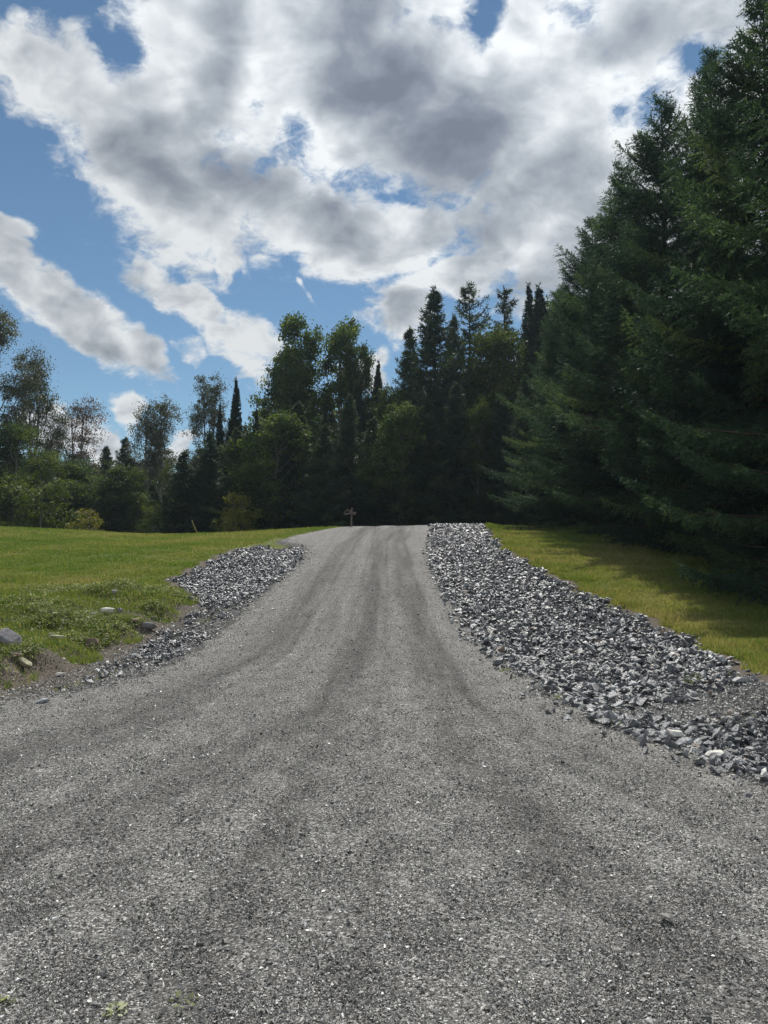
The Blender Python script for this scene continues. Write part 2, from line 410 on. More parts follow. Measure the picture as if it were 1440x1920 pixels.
# ------------------------------------------------------------------ gravel driveway
def road_build(t, b, o):
    g = t.add('ShaderNodeNewGeometry'); P = g.outputs['Position']
    tr = t.add('ShaderNodeAttribute', attribute_name='track').outputs['Fac']
    ed = t.add('ShaderNodeAttribute', attribute_name='edge').outputs['Fac']
    v1 = t.add('ShaderNodeTexVoronoi', feature='F1'); t.put(v1.inputs['Vector'], P); v1.inputs['Scale'].default_value = 125
    v2 = t.add('ShaderNodeTexVoronoi', feature='F1'); t.put(v2.inputs['Vector'], P); v2.inputs['Scale'].default_value = 62
    s1 = t.add('ShaderNodeSeparateColor'); t.l.new(v1.outputs['Color'], s1.inputs[0])
    s2 = t.add('ShaderNodeSeparateColor'); t.l.new(v2.outputs['Color'], s2.inputs[0])
    big = t.noise(P, 0.8, 5, 0.6); mid = t.noise(P, 5, 5, 0.7)
    stone = t.ramp(s1.outputs[0], [(0, (0.035, 0.034, 0.032)), (0.35, (0.105, 0.102, 0.095)), (0.7, (0.22, 0.214, 0.20)), (0.92, (0.40, 0.39, 0.365)), (1, (0.70, 0.69, 0.66))])
    stone = t.mix(t.rng(s2.outputs[1], 0.72, 0.8), stone, t.ramp(s2.outputs[0], [(0, (0.06, 0.06, 0.065)), (0.6, (0.20, 0.20, 0.195)), (1, (0.48, 0.47, 0.45))]))
    ln = t.add('ShaderNodeAttribute', attribute_name='lane').outputs['Fac']
    sp = t.add('ShaderNodeSeparateXYZ'); t.l.new(P, sp.inputs[0])
    cb = t.add('ShaderNodeCombineXYZ'); t.put(cb.inputs[0], t.m('MULTIPLY', ln, 5.5)); t.put(cb.inputs[1], t.m('MULTIPLY', sp.outputs[1], 0.35))
    streak = t.noise(cb.outputs[0], 1.0, 4, 0.6)
    lvl = t.m('ADD', t.m('MULTIPLY', t.m('SUBTRACT', big, 0.5), 0.3), t.m('MULTIPLY', t.m('SUBTRACT', mid, 0.5), 0.5))
    lvl = t.m('ADD', t.m('SUBTRACT', lvl, t.m('MULTIPLY', tr, 0.42)), 0.98)
    lvl = t.m('ADD', lvl, t.m('MULTIPLY', t.m('SUBTRACT', streak, 0.5), 0.85))
    lvl = t.m('ADD', lvl, t.m('MULTIPLY', ed, 0.10))
    cl = t.add('ShaderNodeCombineColor'); [t.put(cl.inputs[i], lvl) for i in range(3)]
    c = t.mix(1.0, stone, cl.outputs[0], 'MULTIPLY')
    c = t.mix(t.m('MULTIPLY', ed, 0.30), c, (0.27, 0.25, 0.22))
    t.put(b.inputs['Base Color'], c)
    bp = t.add('ShaderNodeBump'); bp.inputs['Distance'].default_value = 0.012; bp.inputs['Strength'].default_value = 0.9
    hh = t.m('ADD', t.m('MULTIPLY', t.m('SUBTRACT', 1.0, v1.outputs['Distance']), 0.6), t.m('MULTIPLY', s2.outputs[0], 0.7))
    hh = t.m('ADD', hh, t.m('MULTIPLY', mid, 1.2))
    t.put(bp.inputs['Height'], hh); t.l.new(bp.outputs[0], b.inputs['Normal'])
M_road = material('crushed_stone_driveway', road_build, 0.85, 0.2)

ry = np.concatenate([np.arange(-5, 1.5, 0.25), np.arange(1.5, 14, 0.05), np.arange(14, 50, 0.1)])
ns = 301
s = np.linspace(-1, 1, ns); s = 0.45 * s + 0.55 * s ** 3
L_, R_ = ROAD_L(ry) + wig(ry, 1.7) * 0.8, ROAD_R(ry) + wig(ry, 1.1) * 0.8
c0 = np.clip(0.0, L_ + 0.5, R_ - 0.5)
X = np.where(s[None] < 0, c0[:, None] + s[None] * (c0 - L_)[:, None], c0[:, None] + s[None] * (R_ - c0)[:, None])
Y = np.repeat(ry[:, None], ns, 1)
_, _, F = grid(np.arange(ns), np.arange(len(ry)))
tr = track_amount(X, Y)
lane = (X - (TRACKS[1][0](Y) + TRACKS[3][0](Y)) / 2)
rip = 0.003 * np.sin(X * 9 + np.sin(Y * 2)) * np.sin(Y * 7 + X * 3)
Z = height(X, Y) + 0.015 + road_extra(X, Y) + rip
edm = np.minimum(X - L_[:, None], R_[:, None] - X)
Z -= 0.05 * (1 - sm(0, 0.12, edm))
edgem = (1 - sm(0.1, 0.7, edm))
rng = np.random.default_rng(3)
# the compacted lighter strips between wheel tracks
me = mesh_np('driveway', np.stack([X, Y, Z], -1).reshape(-1, 3), F, M_road, dict(track=tr.ravel(), edge=edgem.ravel(), lane=lane.ravel()), True)
link('driveway', me, kind='structure')

# ------------------------------------------------------------------ stones
def stone_shape(seed, n=13, flat=0.55, long=1.3):
    r = np.random.default_rng(seed); bm = bmesh.new()
    for _ in range(n):
        d = r.normal(size=3); d /= np.linalg.norm(d); d *= r.uniform(0.75, 1.05)
        bm.verts.new((d[0] * 0.5 * long, d[1] * 0.5, d[2] * 0.5 * flat))
    g = bmesh.ops.convex_hull(bm, input=bm.verts)
    bmesh.ops.delete(bm, geom=[e for e in g['geom_interior'] if isinstance(e, bmesh.types.BMVert)], context='VERTS')
    bmesh.ops.triangulate(bm, faces=bm.faces[:])
    bm.verts.index_update()
    V = np.array([v.co[:] for v in bm.verts]); F = np.array([[v.index for v in f.verts] for f in bm.faces]); bm.free()
    return V, F
SHAPES = [stone_shape(100 + i, 10 + i % 5, 0.36 + 0.07 * (i % 6), 1.15 + 0.1 * (i % 5)) for i in range(14)]
PEB = [stone_shape(300 + i, 6, 0.5 + 0.08 * (i % 4), 1.1 + 0.1 * (i % 4)) for i in range(10)]

def rot_mats(r, n, tilt=0.5):
    a = r.uniform(0, 2 * math.pi, n); bx = r.normal(0, tilt, n); by = r.normal(0, tilt, n)
    ca, sa, cx, sx, cy, sy = np.cos(a), np.sin(a), np.cos(bx), np.sin(bx), np.cos(by), np.sin(by)
    o, i = np.zeros(n), np.ones(n)
    Rz = np.stack([ca, -sa, o, sa, ca, o, o, o, i], 1).reshape(n, 3, 3)
    Rx = np.stack([i, o, o, o, cx, -sx, o, sx, cx], 1).reshape(n, 3, 3)
    Ry = np.stack([cy, o, sy, o, i, o, -sy, o, cy], 1).reshape(n, 3, 3)
    return Rx @ Ry @ Rz
def scatter(shapes, which, pos, R, sc, val):
    Vs, Fs, As, k = [], [], [], 0
    for si, (V, F) in enumerate(shapes):
        idx = np.nonzero(which == si)[0]
        if not len(idx): continue
        W_ = np.einsum('nij,vj->nvi', R[idx], V) * sc[idx][:, None, None] + pos[idx][:, None, :]
        nv = len(V)
        Fs.append((F[None] + (np.arange(len(idx)) * nv)[:, None, None]).reshape(-1, 3) + k)
        Vs.append(W_.reshape(-1, 3)); As.append(np.repeat(val[idx], nv)); k += len(idx) * nv
    return np.concatenate(Vs), np.concatenate(Fs), np.concatenate(As)

def rock_build(t, b, o):
    at = t.add('ShaderNodeAttribute', attribute_name='v').outputs['Fac']
    g = t.add('ShaderNodeNewGeometry'); P = g.outputs['Position']
    c = t.ramp(at, [(0.0, (0.050, 0.054, 0.062)), (0.40, (0.115, 0.121, 0.132)), (0.72, (0.215, 0.222, 0.234)), (0.9, (0.42, 0.425, 0.425)), (0.97, (0.70, 0.69, 0.66)), (1.0, (0.25, 0.185, 0.14))])
    n = t.noise(P, 28, 5, 0.7)
    c = t.mix(1.0, c, t.ramp(n, [(0.3, (0.62, 0.62, 0.62)), (0.7, (1.4, 1.4, 1.4))]), 'MULTIPLY')
    t.put(b.inputs['Base Color'], c)
    bp = t.add('ShaderNodeBump'); bp.inputs['Distance'].default_value = 0.02; bp.inputs['Strength'].default_value = 0.9
    t.put(bp.inputs['Height'], t.noise(P, 38, 5, 0.7)); t.l.new(bp.outputs[0], b.inputs['Normal'])
M_rock = material('broken_rock', rock_build, 0.33, 0.9)

rr_ = np.random.default_rng(11)
def cand(n, x0, x1, y0, y1, p):
    y = y0 + (y1 - y0) * rr_.uniform(size=n) ** p; x = rr_.uniform(x0, x1, n); return x, y
pts = []
# right bed
x, y = cand(78000, 1.3, 8.5, 4.0, 42, 1.0)
u = (x - ROAD_R(y)) / (ROCK_R(y) + wig(y) - ROAD_R(y))
fines = np.exp(-(((x - 3.4) / 1.0) ** 2 + ((y - 8.9) / 0.65) ** 2)) + 0.8 * np.exp(-(((x - 4.5) / 0.8) ** 2 + ((y - 9.0) / 0.45) ** 2))
ok = (u > -0.02 - 0.16 * rr_.uniform(size=len(x)) ** 5) & (u < 1.0 + 0.02 * rr_.normal(size=len(x))) & (rr_.uniform(size=len(x)) > fines * 0.93) & (y > 4.0 + 0.6 * (x > 5) ) & (x < 8)
pts.append(np.stack([x[ok], y[ok]], 1))
# left bed
x, y = cand(34000, -6.2, -2.2, 8.2, 33, 1.0)
w_ = (ROAD_L(y) - x) / (ROAD_L(y) - ROCK_L(y) - wig(y, 1.3))
thin = np.where(y < 17.5, 0.22 + 0.45 * (lumps(x * 3, y * 3) > 0), 1.0) * np.clip((y - 8.2) / 4.0, 0.12, 1) * np.clip((30.5 - y) / 2.5, 0.2, 1)
ok = (w_ > 0.0 - 0.1 * rr_.uniform(size=len(x)) ** 3) & (w_ < 1) & (rr_.uniform(size=len(x)) < thin) & (y < 29.0 + rr_.normal(size=len(x)) * 0.5)
pts.append(np.stack([x[ok], y[ok]], 1))
pts = np.concatenate(pts); n = len(pts)
size = np.exp(rr_.normal(-2.62, 0.42, n)); size = np.clip(size, 0.03, 0.185)
size[pts[:, 0] < 0] *= 0.85
size = np.where(pts[:, 1] < 9, np.minimum(size, 0.15), size)
size *= np.where(rr_.uniform(size=n) < 0.25, 0.55, 1.0)
val = np.clip(rr_.beta(1.0, 1.35, n) * 0.93, 0, 0.93); pale = rr_.uniform(size=n) < 0.02; val[pale] = 0.97
rust = rr_.uniform(size=n) < 0.012; val[rust] = 1.0
pos = np.stack([pts[:, 0], pts[:, 1], height(pts[:, 0], pts[:, 1]) + size * 0.12 + np.abs(rr_.normal(0, 0.028, n))], 1)
Rm = rot_mats(rr_, n, 0.55); which = rr_.integers(0, len(SHAPES), n)
dist = np.hypot(pos[:, 0], pos[:, 1]); inview = (np.abs(pos[:, 0]) < 0.50 * pos[:, 1])
app = np.where(inview, size / dist, 0)
order = np.argsort(-app); single = order[:296]
mask = np.ones(n, bool); mask[single] = False
V, F, A = scatter(SHAPES, which[mask], pos[mask], Rm[mask], size[mask], val[mask])
link('rubble', mesh_np('rubble', V, F, M_rock, dict(v=A)), kind='stuff', label='crushed blue-grey rock lining both sides of the gravel driveway')
CLS = [('dark', 0.0, 0.3, 0.16), ('mid grey', 0.3, 0.62, 0.46), ('light grey', 0.62, 0.95, 0.8), ('whitish', 0.95, 0.985, 0.97), ('rusty brown', 0.985, 2, 1.0)]
stone_me = {}
from mathutils import Matrix
for k, i in enumerate(single):
    ci = next(j for j, c in enumerate(CLS) if c[1] <= val[i] < c[2])
    key = (ci, int(which[i]))
    if key not in stone_me:
        Vv, Ff = SHAPES[which[i]]
        stone_me[key] = mesh_np('stone', Vv, Ff, M_rock, dict(v=np.full(len(Vv), CLS[ci][3])))
    o = link('stone', stone_me[key])
    o.matrix_world = Matrix.LocRotScale(Vector(pos[i]), Matrix(Rm[i].tolist()).to_quaternion(), Vector([float(size[i])] * 3))
    side = 'right' if pos[i][0] > 0 else 'left'
    big = 'large' if size[i] > 0.15 else 'small' if size[i] < 0.085 else 'medium'
    yy = pos[i][1]
    if side == 'right':
        where = 'at the nearest end of the right stone bed' if yy < 6.2 else 'in the right stone bed before the brown gritty patch' if yy < 8.6 else 'in the right stone bed beyond the brown gritty patch'
    else:
        where = 'in the thin stone strip left of the driveway'
    o['label'] = f"{big} {CLS[ci][0]} angular stone {where}"
    o['category'] = 'stone'
    o['group'] = f"{big} {CLS[ci][0]} stones {where}"

# small stones and grit: in between the rubble, and loose over the driveway
pr = np.random.default_rng(21)
def pebbles(name, x, y, s_, v_, lift, label, tilt=0.6):
    z = height(x, y) + 0.015 * ((x > ROAD_L(y)) & (x < ROAD_R(y))) + road_extra(x, y) * ((x > ROAD_L(y)) & (x < ROAD_R(y)))
    ps = np.stack([x, y, z + s_ * lift], 1)
    V, F, A = scatter(PEB, pr.integers(0, len(PEB), len(x)), ps, rot_mats(pr, len(x), tilt), s_, v_)
    link(name, mesh_np(name, V, F, M_peb, dict(v=A)), kind='stuff', label=label)
def peb_build(t, b, o):
    at = t.add('ShaderNodeAttribute', attribute_name='v').outputs['Fac']
    c = t.ramp(at, [(0.0, (0.060, 0.059, 0.056)), (0.4, (0.200, 0.196, 0.185)), (0.75, (0.37, 0.363, 0.343)), (0.93, (0.55, 0.54, 0.515)), (1.0, (0.80, 0.79, 0.76))])
    t.put(b.inputs['Base Color'], c)
M_peb = material('grit', peb_build, 0.55, 0.5)
n = 700000
y = 2.2 * (27 / 2.2) ** (pr.uniform(size=n) ** 1.12); x = pr.uniform(-0.56, 0.56, n) * (y + 0.6)
ok = (x > ROAD_L(y) - 0.15) & (x < ROAD_R(y) + 0.12) & (pr.uniform(size=n) > 0.25 * track_amount(x, y))
x, y = x[ok], y[ok]
sz = np.clip(np.exp(pr.normal(-4.88, 0.48, len(x))), 0.003, 0.035) * (0.8 + 0.04 * np.minimum(y, 18))
sz = np.where(pr.uniform(size=len(x)) < 0.004, sz * 2.1, sz)
pebbles('gravel', x, y, sz, np.where(pr.uniform(size=len(x)) < 0.045, 1.0, pr.beta(0.9, 1.5, len(x)) * (1 - 0.45 * track_amount(x, y))), 0.12, 'loose grey gravel strewn over the driveway')
# grit patch inside the right-hand bed and spill along bed edges
n = 26000
y = pr.uniform(4, 32, n) ; e = pr.integers(0, 2, n)
x = np.where(e == 0, ROAD_R(y) + pr.normal(-0.02, 0.18, n), ROAD_L(y) + pr.normal(0.05, 0.22, n))
x2 = pr.normal(3.8, 0.8, 26000); y2 = pr.normal(8.95, 0.45, 26000)
x3 = TOE(np.clip(pr.uniform(7, 18, 9000), 7, 18)); y3 = pr.uniform(7, 18, 9000); x3 = TOE(y3) + pr.normal(0.15, 0.45, 9000)
y4 = pr.uniform(4.2, 20, 34000); x4 = ROAD_R(y4) + pr.uniform(0, 1, 34000) * (ROCK_R(y4) - ROAD_R(y4))
y5 = pr.uniform(8, 22, 16000); x5 = ROAD_L(y5) - pr.uniform(-0.1, 1, 16000) * 1.1; k5 = x5 > TOE(y5) + 0.1; x5, y5 = x5[k5], y5[k5]
x = np.concatenate([x, x2, x3, x4, x5]); y = np.concatenate([y, y2, y3, y4, y5])
ok = (x < ROCK_R(y)) ; x, y = x[ok], y[ok]
pebbles('grit', x, y, np.clip(np.exp(pr.normal(-3.95, 0.42, len(x))), 0.006, 0.055), pr.beta(1.7, 1.7, len(x)), 0.2, 'small chips of stone spilled along the driveway edges')

# ------------------------------------------------------------------ lawn
gr = np.random.default_rng(31)
M_grass = foliage_mat('grass', [(0.0, (0.055, 0.125, 0.022)), (0.4, (0.120, 0.195, 0.036)), (0.7, (0.175, 0.200, 0.062)), (1.0, (0.34, 0.30, 0.16))], 0.40, (1.6, 1.5, 0.8), 0.6, 0.2, 0)
def blades(name, x, y, hgt, wid, v, label, lean=0.35):
    n = len(x); z = height(x, y)
    a = gr.uniform(0, 2 * math.pi, n); dx, dy = np.cos(a) * wid / 2, np.sin(a) * wid / 2
    lx, ly = gr.normal(0, lean, n) * hgt, gr.normal(0, lean, n) * hgt
    V = np.empty((n, 3, 3)); V[:, 0] = np.stack([x - dx, y - dy, z - 0.005], 1); V[:, 1] = np.stack([x + dx, y + dy, z - 0.005], 1); V[:, 2] = np.stack([x + lx, y + ly, z + hgt], 1)
    link(name, mesh_np(name, V.reshape(-1, 3), np.arange(n * 3).reshape(-1, 3), M_grass, dict(v=np.repeat(v, 3))), kind='stuff', label=label)
def lawn_v(x, y):
    big = np.sin(x * 0.55 + 0.8 * np.sin(y * 0.3)) * np.sin(y * 0.42 + 1.2 * np.sin(x * 0.35)) + 0.6 * np.sin(x * 1.7 + y * 0.9) * np.sin(y * 1.3 - x * 0.4)
    return np.clip(0.60 + 0.22 * big + 0.04 * (x > 0) + gr.normal(0, 0.22, len(x)), 0, 1)
n = 520000
y = gr.uniform(7.5, 46, n); x = ROCK_R(y) + wig(y) + 0.12 + 0.16 * (1 + np.sin(y * 1.3 + 0.6)) * gr.uniform(0.4, 1, n) + gr.uniform(size=n) ** 1.2 * 6.5
ok = (x < 0.56 * y) & (gr.uniform(size=n) < np.clip(9.0 / y, 0.2, 1) + 0.12)
x, y = x[ok], y[ok]
e_ = x - ROCK_R(y) - wig(y)
hg = gr.uniform(0.025, 0.085, len(x)) * np.clip(0.9 + 1.2 * lumps(x * 6, y * 6), 0.4, 1.8) * (1 + 0.8 * np.exp(-((e_ - 0.4) / 0.25) ** 2))
blades('grass', x, y, hg, 0.006 + 0.0006 * y, lawn_v(x, y), 'short sunlit lawn grass on the right of the driveway')
n = 900000
y = gr.uniform(9, 52, n); x = -gr.uniform(0, 1, n) * 0.56 * y - 1.5
lim = np.where(y < 19.5, TOE(y) - 1.6 - 1.2 * gr.uniform(size=n), np.where(y < 32.5, ROCK_L(y) - wig(y, 1.3) * -1 - 0.3, ROAD_L(y) - 0.15))
ok = (x < lim) & (gr.uniform(size=n) < np.clip(12.0 / y, 0.25, 1))
x, y = x[ok], y[ok]
blades('grass', x, y, gr.uniform(0.025, 0.085, len(x)) * np.clip(0.9 + 1.2 * lumps(x * 6, y * 6), 0.4, 1.8), 0.006 + 0.0007 * y, lawn_v(x, y) - 0.06, 'short sunlit lawn grass on the left of the driveway')

# weeds on the rough bank at the left
M_weed = foliage_mat('weed_leaves', [(0.0, (0.045, 0.075, 0.020)), (0.4, (0.12, 0.165, 0.045)), (0.75, (0.23, 0.25, 0.11)), (1.0, (0.48, 0.50, 0.36))], 0.30, (1.5, 1.5, 0.7), 0.6, 0.2, 0)
def leaf_cloud(px, py, pz, rad_, hh, nl, ls, r, v0=0.5):
    """small leafy plants: px,py,pz plant positions; returns verts, faces, v"""
    n = len(px); N = n * nl
    a = r.uniform(0, 2 * math.pi, N); q = np.sqrt(r.uniform(size=N)) * np.repeat(rad_, nl)
    cx = np.repeat(px, nl) + np.cos(a) * q; cy = np.repeat(py, nl) + np.sin(a) * q
    cz = np.repeat(pz, nl) + np.repeat(hh, nl) * r.uniform(0.1, 1, N) * (1 - 0.5 * (q / np.repeat(rad_, nl)) ** 2)
    d = np.stack([np.cos(a), np.sin(a), r.normal(0.1, 0.5, N)], 1) + r.normal(0, 0.5, (N, 3)); d /= np.linalg.norm(d, axis=1)[:, None]
    up = np.stack([r.normal(0, 0.5, N), r.normal(0, 0.5, N), np.ones(N)], 1)
    w = np.cross(d, up); w /= np.linalg.norm(w, axis=1)[:, None]
    L = np.repeat(ls, nl) * r.uniform(0.6, 1.3, N); c = np.stack([cx, cy, cz], 1)
    V = np.stack([c - d * L[:, None] * 0.5, c + w * L[:, None] * 0.3, c + d * L[:, None] * 0.5, c - w * L[:, None] * 0.3], 1)
    v = np.clip(np.repeat(r.normal(v0, 0.15, n), nl) + r.normal(0, 0.18, N), 0, 1)
    return V.reshape(-1, 3), np.arange(N * 4).reshape(-1, 4), np.repeat(v, 4)
n = 15000
y = gr.uniform(7.5, 18.8, n); t_ = TOE(y); x = t_ - 0.2 - np.abs(gr.normal(0, 1.7, n))
dens_ = lumps(x * 3 + 5, y * 3) > 0.02 + gr.normal(0, 0.15, n)
ok = dens_ & (x > -0.60 * y - 0.5) & (t_ - x < 4.6)
x, y = x[ok], y[ok]
V, F, A = leaf_cloud(x, y, height(x, y), gr.uniform(0.04, 0.14, len(x)), gr.uniform(0.03, 0.13, len(x)) * np.clip(1.2 + lumps(x * 4, y * 4) * 2, 0.3, 1.6), 14, gr.uniform(0.02, 0.055, len(x)), gr, 0.55)
link('weeds', mesh_np('weeds', V, F, M_weed, dict(v=A)), kind='stuff', label='low leafy weeds covering the rough bank at the left')
n = 60000
y = gr.uniform(7.5, 19, n); x = TOE(y) - 0.05 - np.abs(gr.normal(0, 2.2, n)) - 0.22 * np.sin(y * 3.1); ok = (x > -0.6 * y - 0.5) & (lumps(x * 2, y * 3 + 4) > -0.25 + gr.normal(0, 0.15, n))
x, y = x[ok], y[ok]
blades('grass', x, y, gr.uniform(0.04, 0.13, len(x)), np.full(len(x), 0.011), np.clip(gr.normal(0.5, 0.28, len(x)), 0, 1), 'taller rough grass growing among the weeds on the left bank', 0.5)

def plant(x, y, r_, h_, nl, ls, v0, label, name='weed_plant', group=None):
    rg = np.random.default_rng(int(abs(x * 100 + y * 77)) + 1)
    V, F, A = leaf_cloud(np.zeros(1), np.zeros(1), np.zeros(1), np.array([r_]), np.array([h_]), nl, np.array([ls]), rg, v0)
    root = link(name, mesh_np(name, V, F, M_weed, dict(v=A)), None, (x, y, float(height(x, y)) + 0.01), label=label, category='weed', group=group)
    return root
plant(-1.36, 2.80, 0.05, 0.03, 26, 0.03, 0.85, 'small pale green weed at the lower left corner of the gravel')
plant(-0.93, 2.76, 0.045, 0.03, 24, 0.028, 0.9, 'small yellowish weed in the gravel at the bottom edge')
plant(-0.72, 2.83, 0.06, 0.02, 14, 0.024, 0.8, 'thin flat green sprig lying on the gravel near the bottom edge')
plant(1.93, 8.6, 0.09, 0.05, 30, 0.035, 0.85, 'yellow-green weed at the edge where gravel meets the right stone bed')
plant(1.66, 10.6, 0.09, 0.05, 30, 0.035, 0.8, 'little weed on the gravel edge beside the middle of the right stone bed')
plant(2.12, 7.3, 0.10, 0.05, 34, 0.035, 0.75, 'flat green weed at the gravel edge nearest the camera on the right')
plant(4.1, 10.2, 0.20, 0.12, 80, 0.04, 0.45, 'green weed clump growing out of the stones beside the right lawn')

# ------------------------------------------------------------------ named rocks
def rock_mat(name, c1, c2):
    def f(t, b, o):
        tcn = t.add('ShaderNodeTexCoord'); P = tcn.outputs['Object']
        t.put(b.inputs['Base Color'], t.ramp(t.noise(P, 9, 6, 0.7), [(0.3, c1), (0.7, c2)]))
        bp = t.add('ShaderNodeBump'); bp.inputs['Distance'].default_value = 0.02
        t.put(bp.inputs['Height'], t.noise(P, 14, 5, 0.7)); t.l.new(bp.outputs[0], b.inputs['Normal'])
    return material(name, f, 0.8, 0.3)
M_slab = rock_mat('grey_slab_rock', (0.13, 0.125, 0.135), (0.30, 0.285, 0.30))
M_white = rock_mat('white_quartz_rock', (0.50, 0.48, 0.42), (0.82, 0.80, 0.74))
M_pink = rock_mat('pinkish_rock', (0.17, 0.12, 0.10), (0.34, 0.26, 0.22))
M_cream = rock_mat('cream_lichen_rock', (0.22, 0.21, 0.12), (0.42, 0.41, 0.29))
def boulder(x, y, sx, sy, sz, rot, seed, mat, label, dz=0.0, tilt=(0, 0)):
    r = np.random.default_rng(seed); bm = bmesh.new()
    for c_ in range(8):
        q = np.array([(c_ & 1) * 2 - 1, (c_ & 2) - 1, ((c_ & 4) >> 1) - 1]) * r.uniform(0.35, 0.95, 3)
        bm.verts.new((q[0] * sx / 2, q[1] * sy / 2, q[2] * sz / 2))
    for _ in range(9):
        d = r.normal(size=3); d /= np.linalg.norm(d)
        bm.verts.new((d[0] * sx / 2, d[1] * sy / 2, d[2] * sz / 2))
    g = bmesh.ops.convex_hull(bm, input=bm.verts)
    bmesh.ops.delete(bm, geom=[e for e in g['geom_interior'] if isinstance(e, bmesh.types.BMVert)], context='VERTS')
    bmesh.ops.bevel(bm, geom=bm.edges[:], offset=min(sx, sy, sz) * 0.05, segments=1, affect='EDGES')
    me = bpy.data.meshes.new('rock'); bm.to_mesh(me); bm.free(); me.materials.append(mat)
    o = link('rock', me, None, (x, y, float(height(x, y)) + dz), label=label, category='rock')
    o.rotation_euler = (tilt[0], tilt[1], rot)
    return o
boulder(-5.12, 10.6, 0.50, 0.26, 0.16, -0.5, 1, M_slab, 'grey flat slab of rock jutting from the weedy bank at the left edge', 0.12, (0.35, 0.45))
boulder(-4.72, 10.15, 0.42, 0.10, 0.09, -0.55, 2, M_cream, 'long pale yellowish stone below the grey slab on the left bank', 0.05, (0, 0.35))
boulder(-5.12, 14.3, 0.30, 0.20, 0.12, 0.1, 3, M_white, 'bright white stone lying on top of the weedy left bank', 0.12)
boulder(-4.75, 12.6, 0.24, 0.16, 0.22, 0.3, 4, M_pink, 'pinkish brown upright stone in the middle of the left bank', 0.06)
boulder(-4.42, 14.6, 0.30, 0.20, 0.16, -0.2, 5, M_slab, 'pale grey rock at the right end of the weedy bank', 0.06)
boulder(-5.15, 12.2, 0.30, 0.14, 0.08, 0.2, 6, M_cream, 'small pale flat stone among the weeds right of the grey slab', 0.07)
boulder(-4.25, 10.25, 0.17, 0.10, 0.05, 0.1, 7, M_white, 'little flat stone with a light top on the dirt below the left bank', 0.03)
boulder(2.78, 7.45, 0.17, 0.12, 0.07, 0.2, 8, M_white, 'white flat rock among the dark stones below the brown gritty patch', 0.10)
boulder(2.62, 6.2, 0.16, 0.11, 0.07, -0.2, 9, M_white, 'whitish rock at the driveway edge of the nearest stones on the right', 0.07)

for k in range(16):
    q = random.Random(500 + k); y_ = 9.2 + 0.5 * k + q.uniform(-.2, .2); far_ = q.uniform(0.1, 1.6)
    o_ = boulder(float(TOE(y_)) - far_, y_, q.uniform(.10, .24), q.uniform(.08, .16), q.uniform(.06, .12), q.uniform(0, 3), 40 + k, (M_slab, M_slab, M_pink)[k % 3], ('small grey stone half buried in the weedy left bank', 'small grey stone half buried in the weedy left bank', 'small brown stone half buried in the weedy left bank')[k % 3], 0.02)
    o_['group'] = ('small grey stones in the left bank', 'small brown stones in the left bank')[k % 3 == 2]

# ------------------------------------------------------------------ bark
def bark_build(c1, c2):
    def f(t, b, o):
        g = t.add('ShaderNodeTexCoord'); mp = t.add('ShaderNodeMapping'); t.l.new(g.outputs['Object'], mp.inputs[0]); mp.inputs['Scale'].default_value = (6, 6, 1.2)
        n = t.noise(mp.outputs[0], 2.0, 5, 0.7)
        t.put(b.inputs['Base Color'], t.ramp(n, [(0.3, c1), (0.7, c2)]))
        bp = t.add('ShaderNodeBump'); bp.inputs['Distance'].default_value = 0.03; t.put(bp.inputs['Height'], n); t.l.new(bp.outputs[0], b.inputs['Normal'])
    return f
M_bark = material('spruce_bark', bark_build((0.030, 0.022, 0.017), (0.095, 0.075, 0.060)), 0.9, 0.1)
M_bark_grey = material('grey_bark', bark_build((0.07, 0.065, 0.058), (0.22, 0.205, 0.185)), 0.85, 0.15)
M_bark_pale = material('pale_bark', bark_build((0.16, 0.15, 0.14), (0.42, 0.40, 0.37)), 0.8, 0.2)

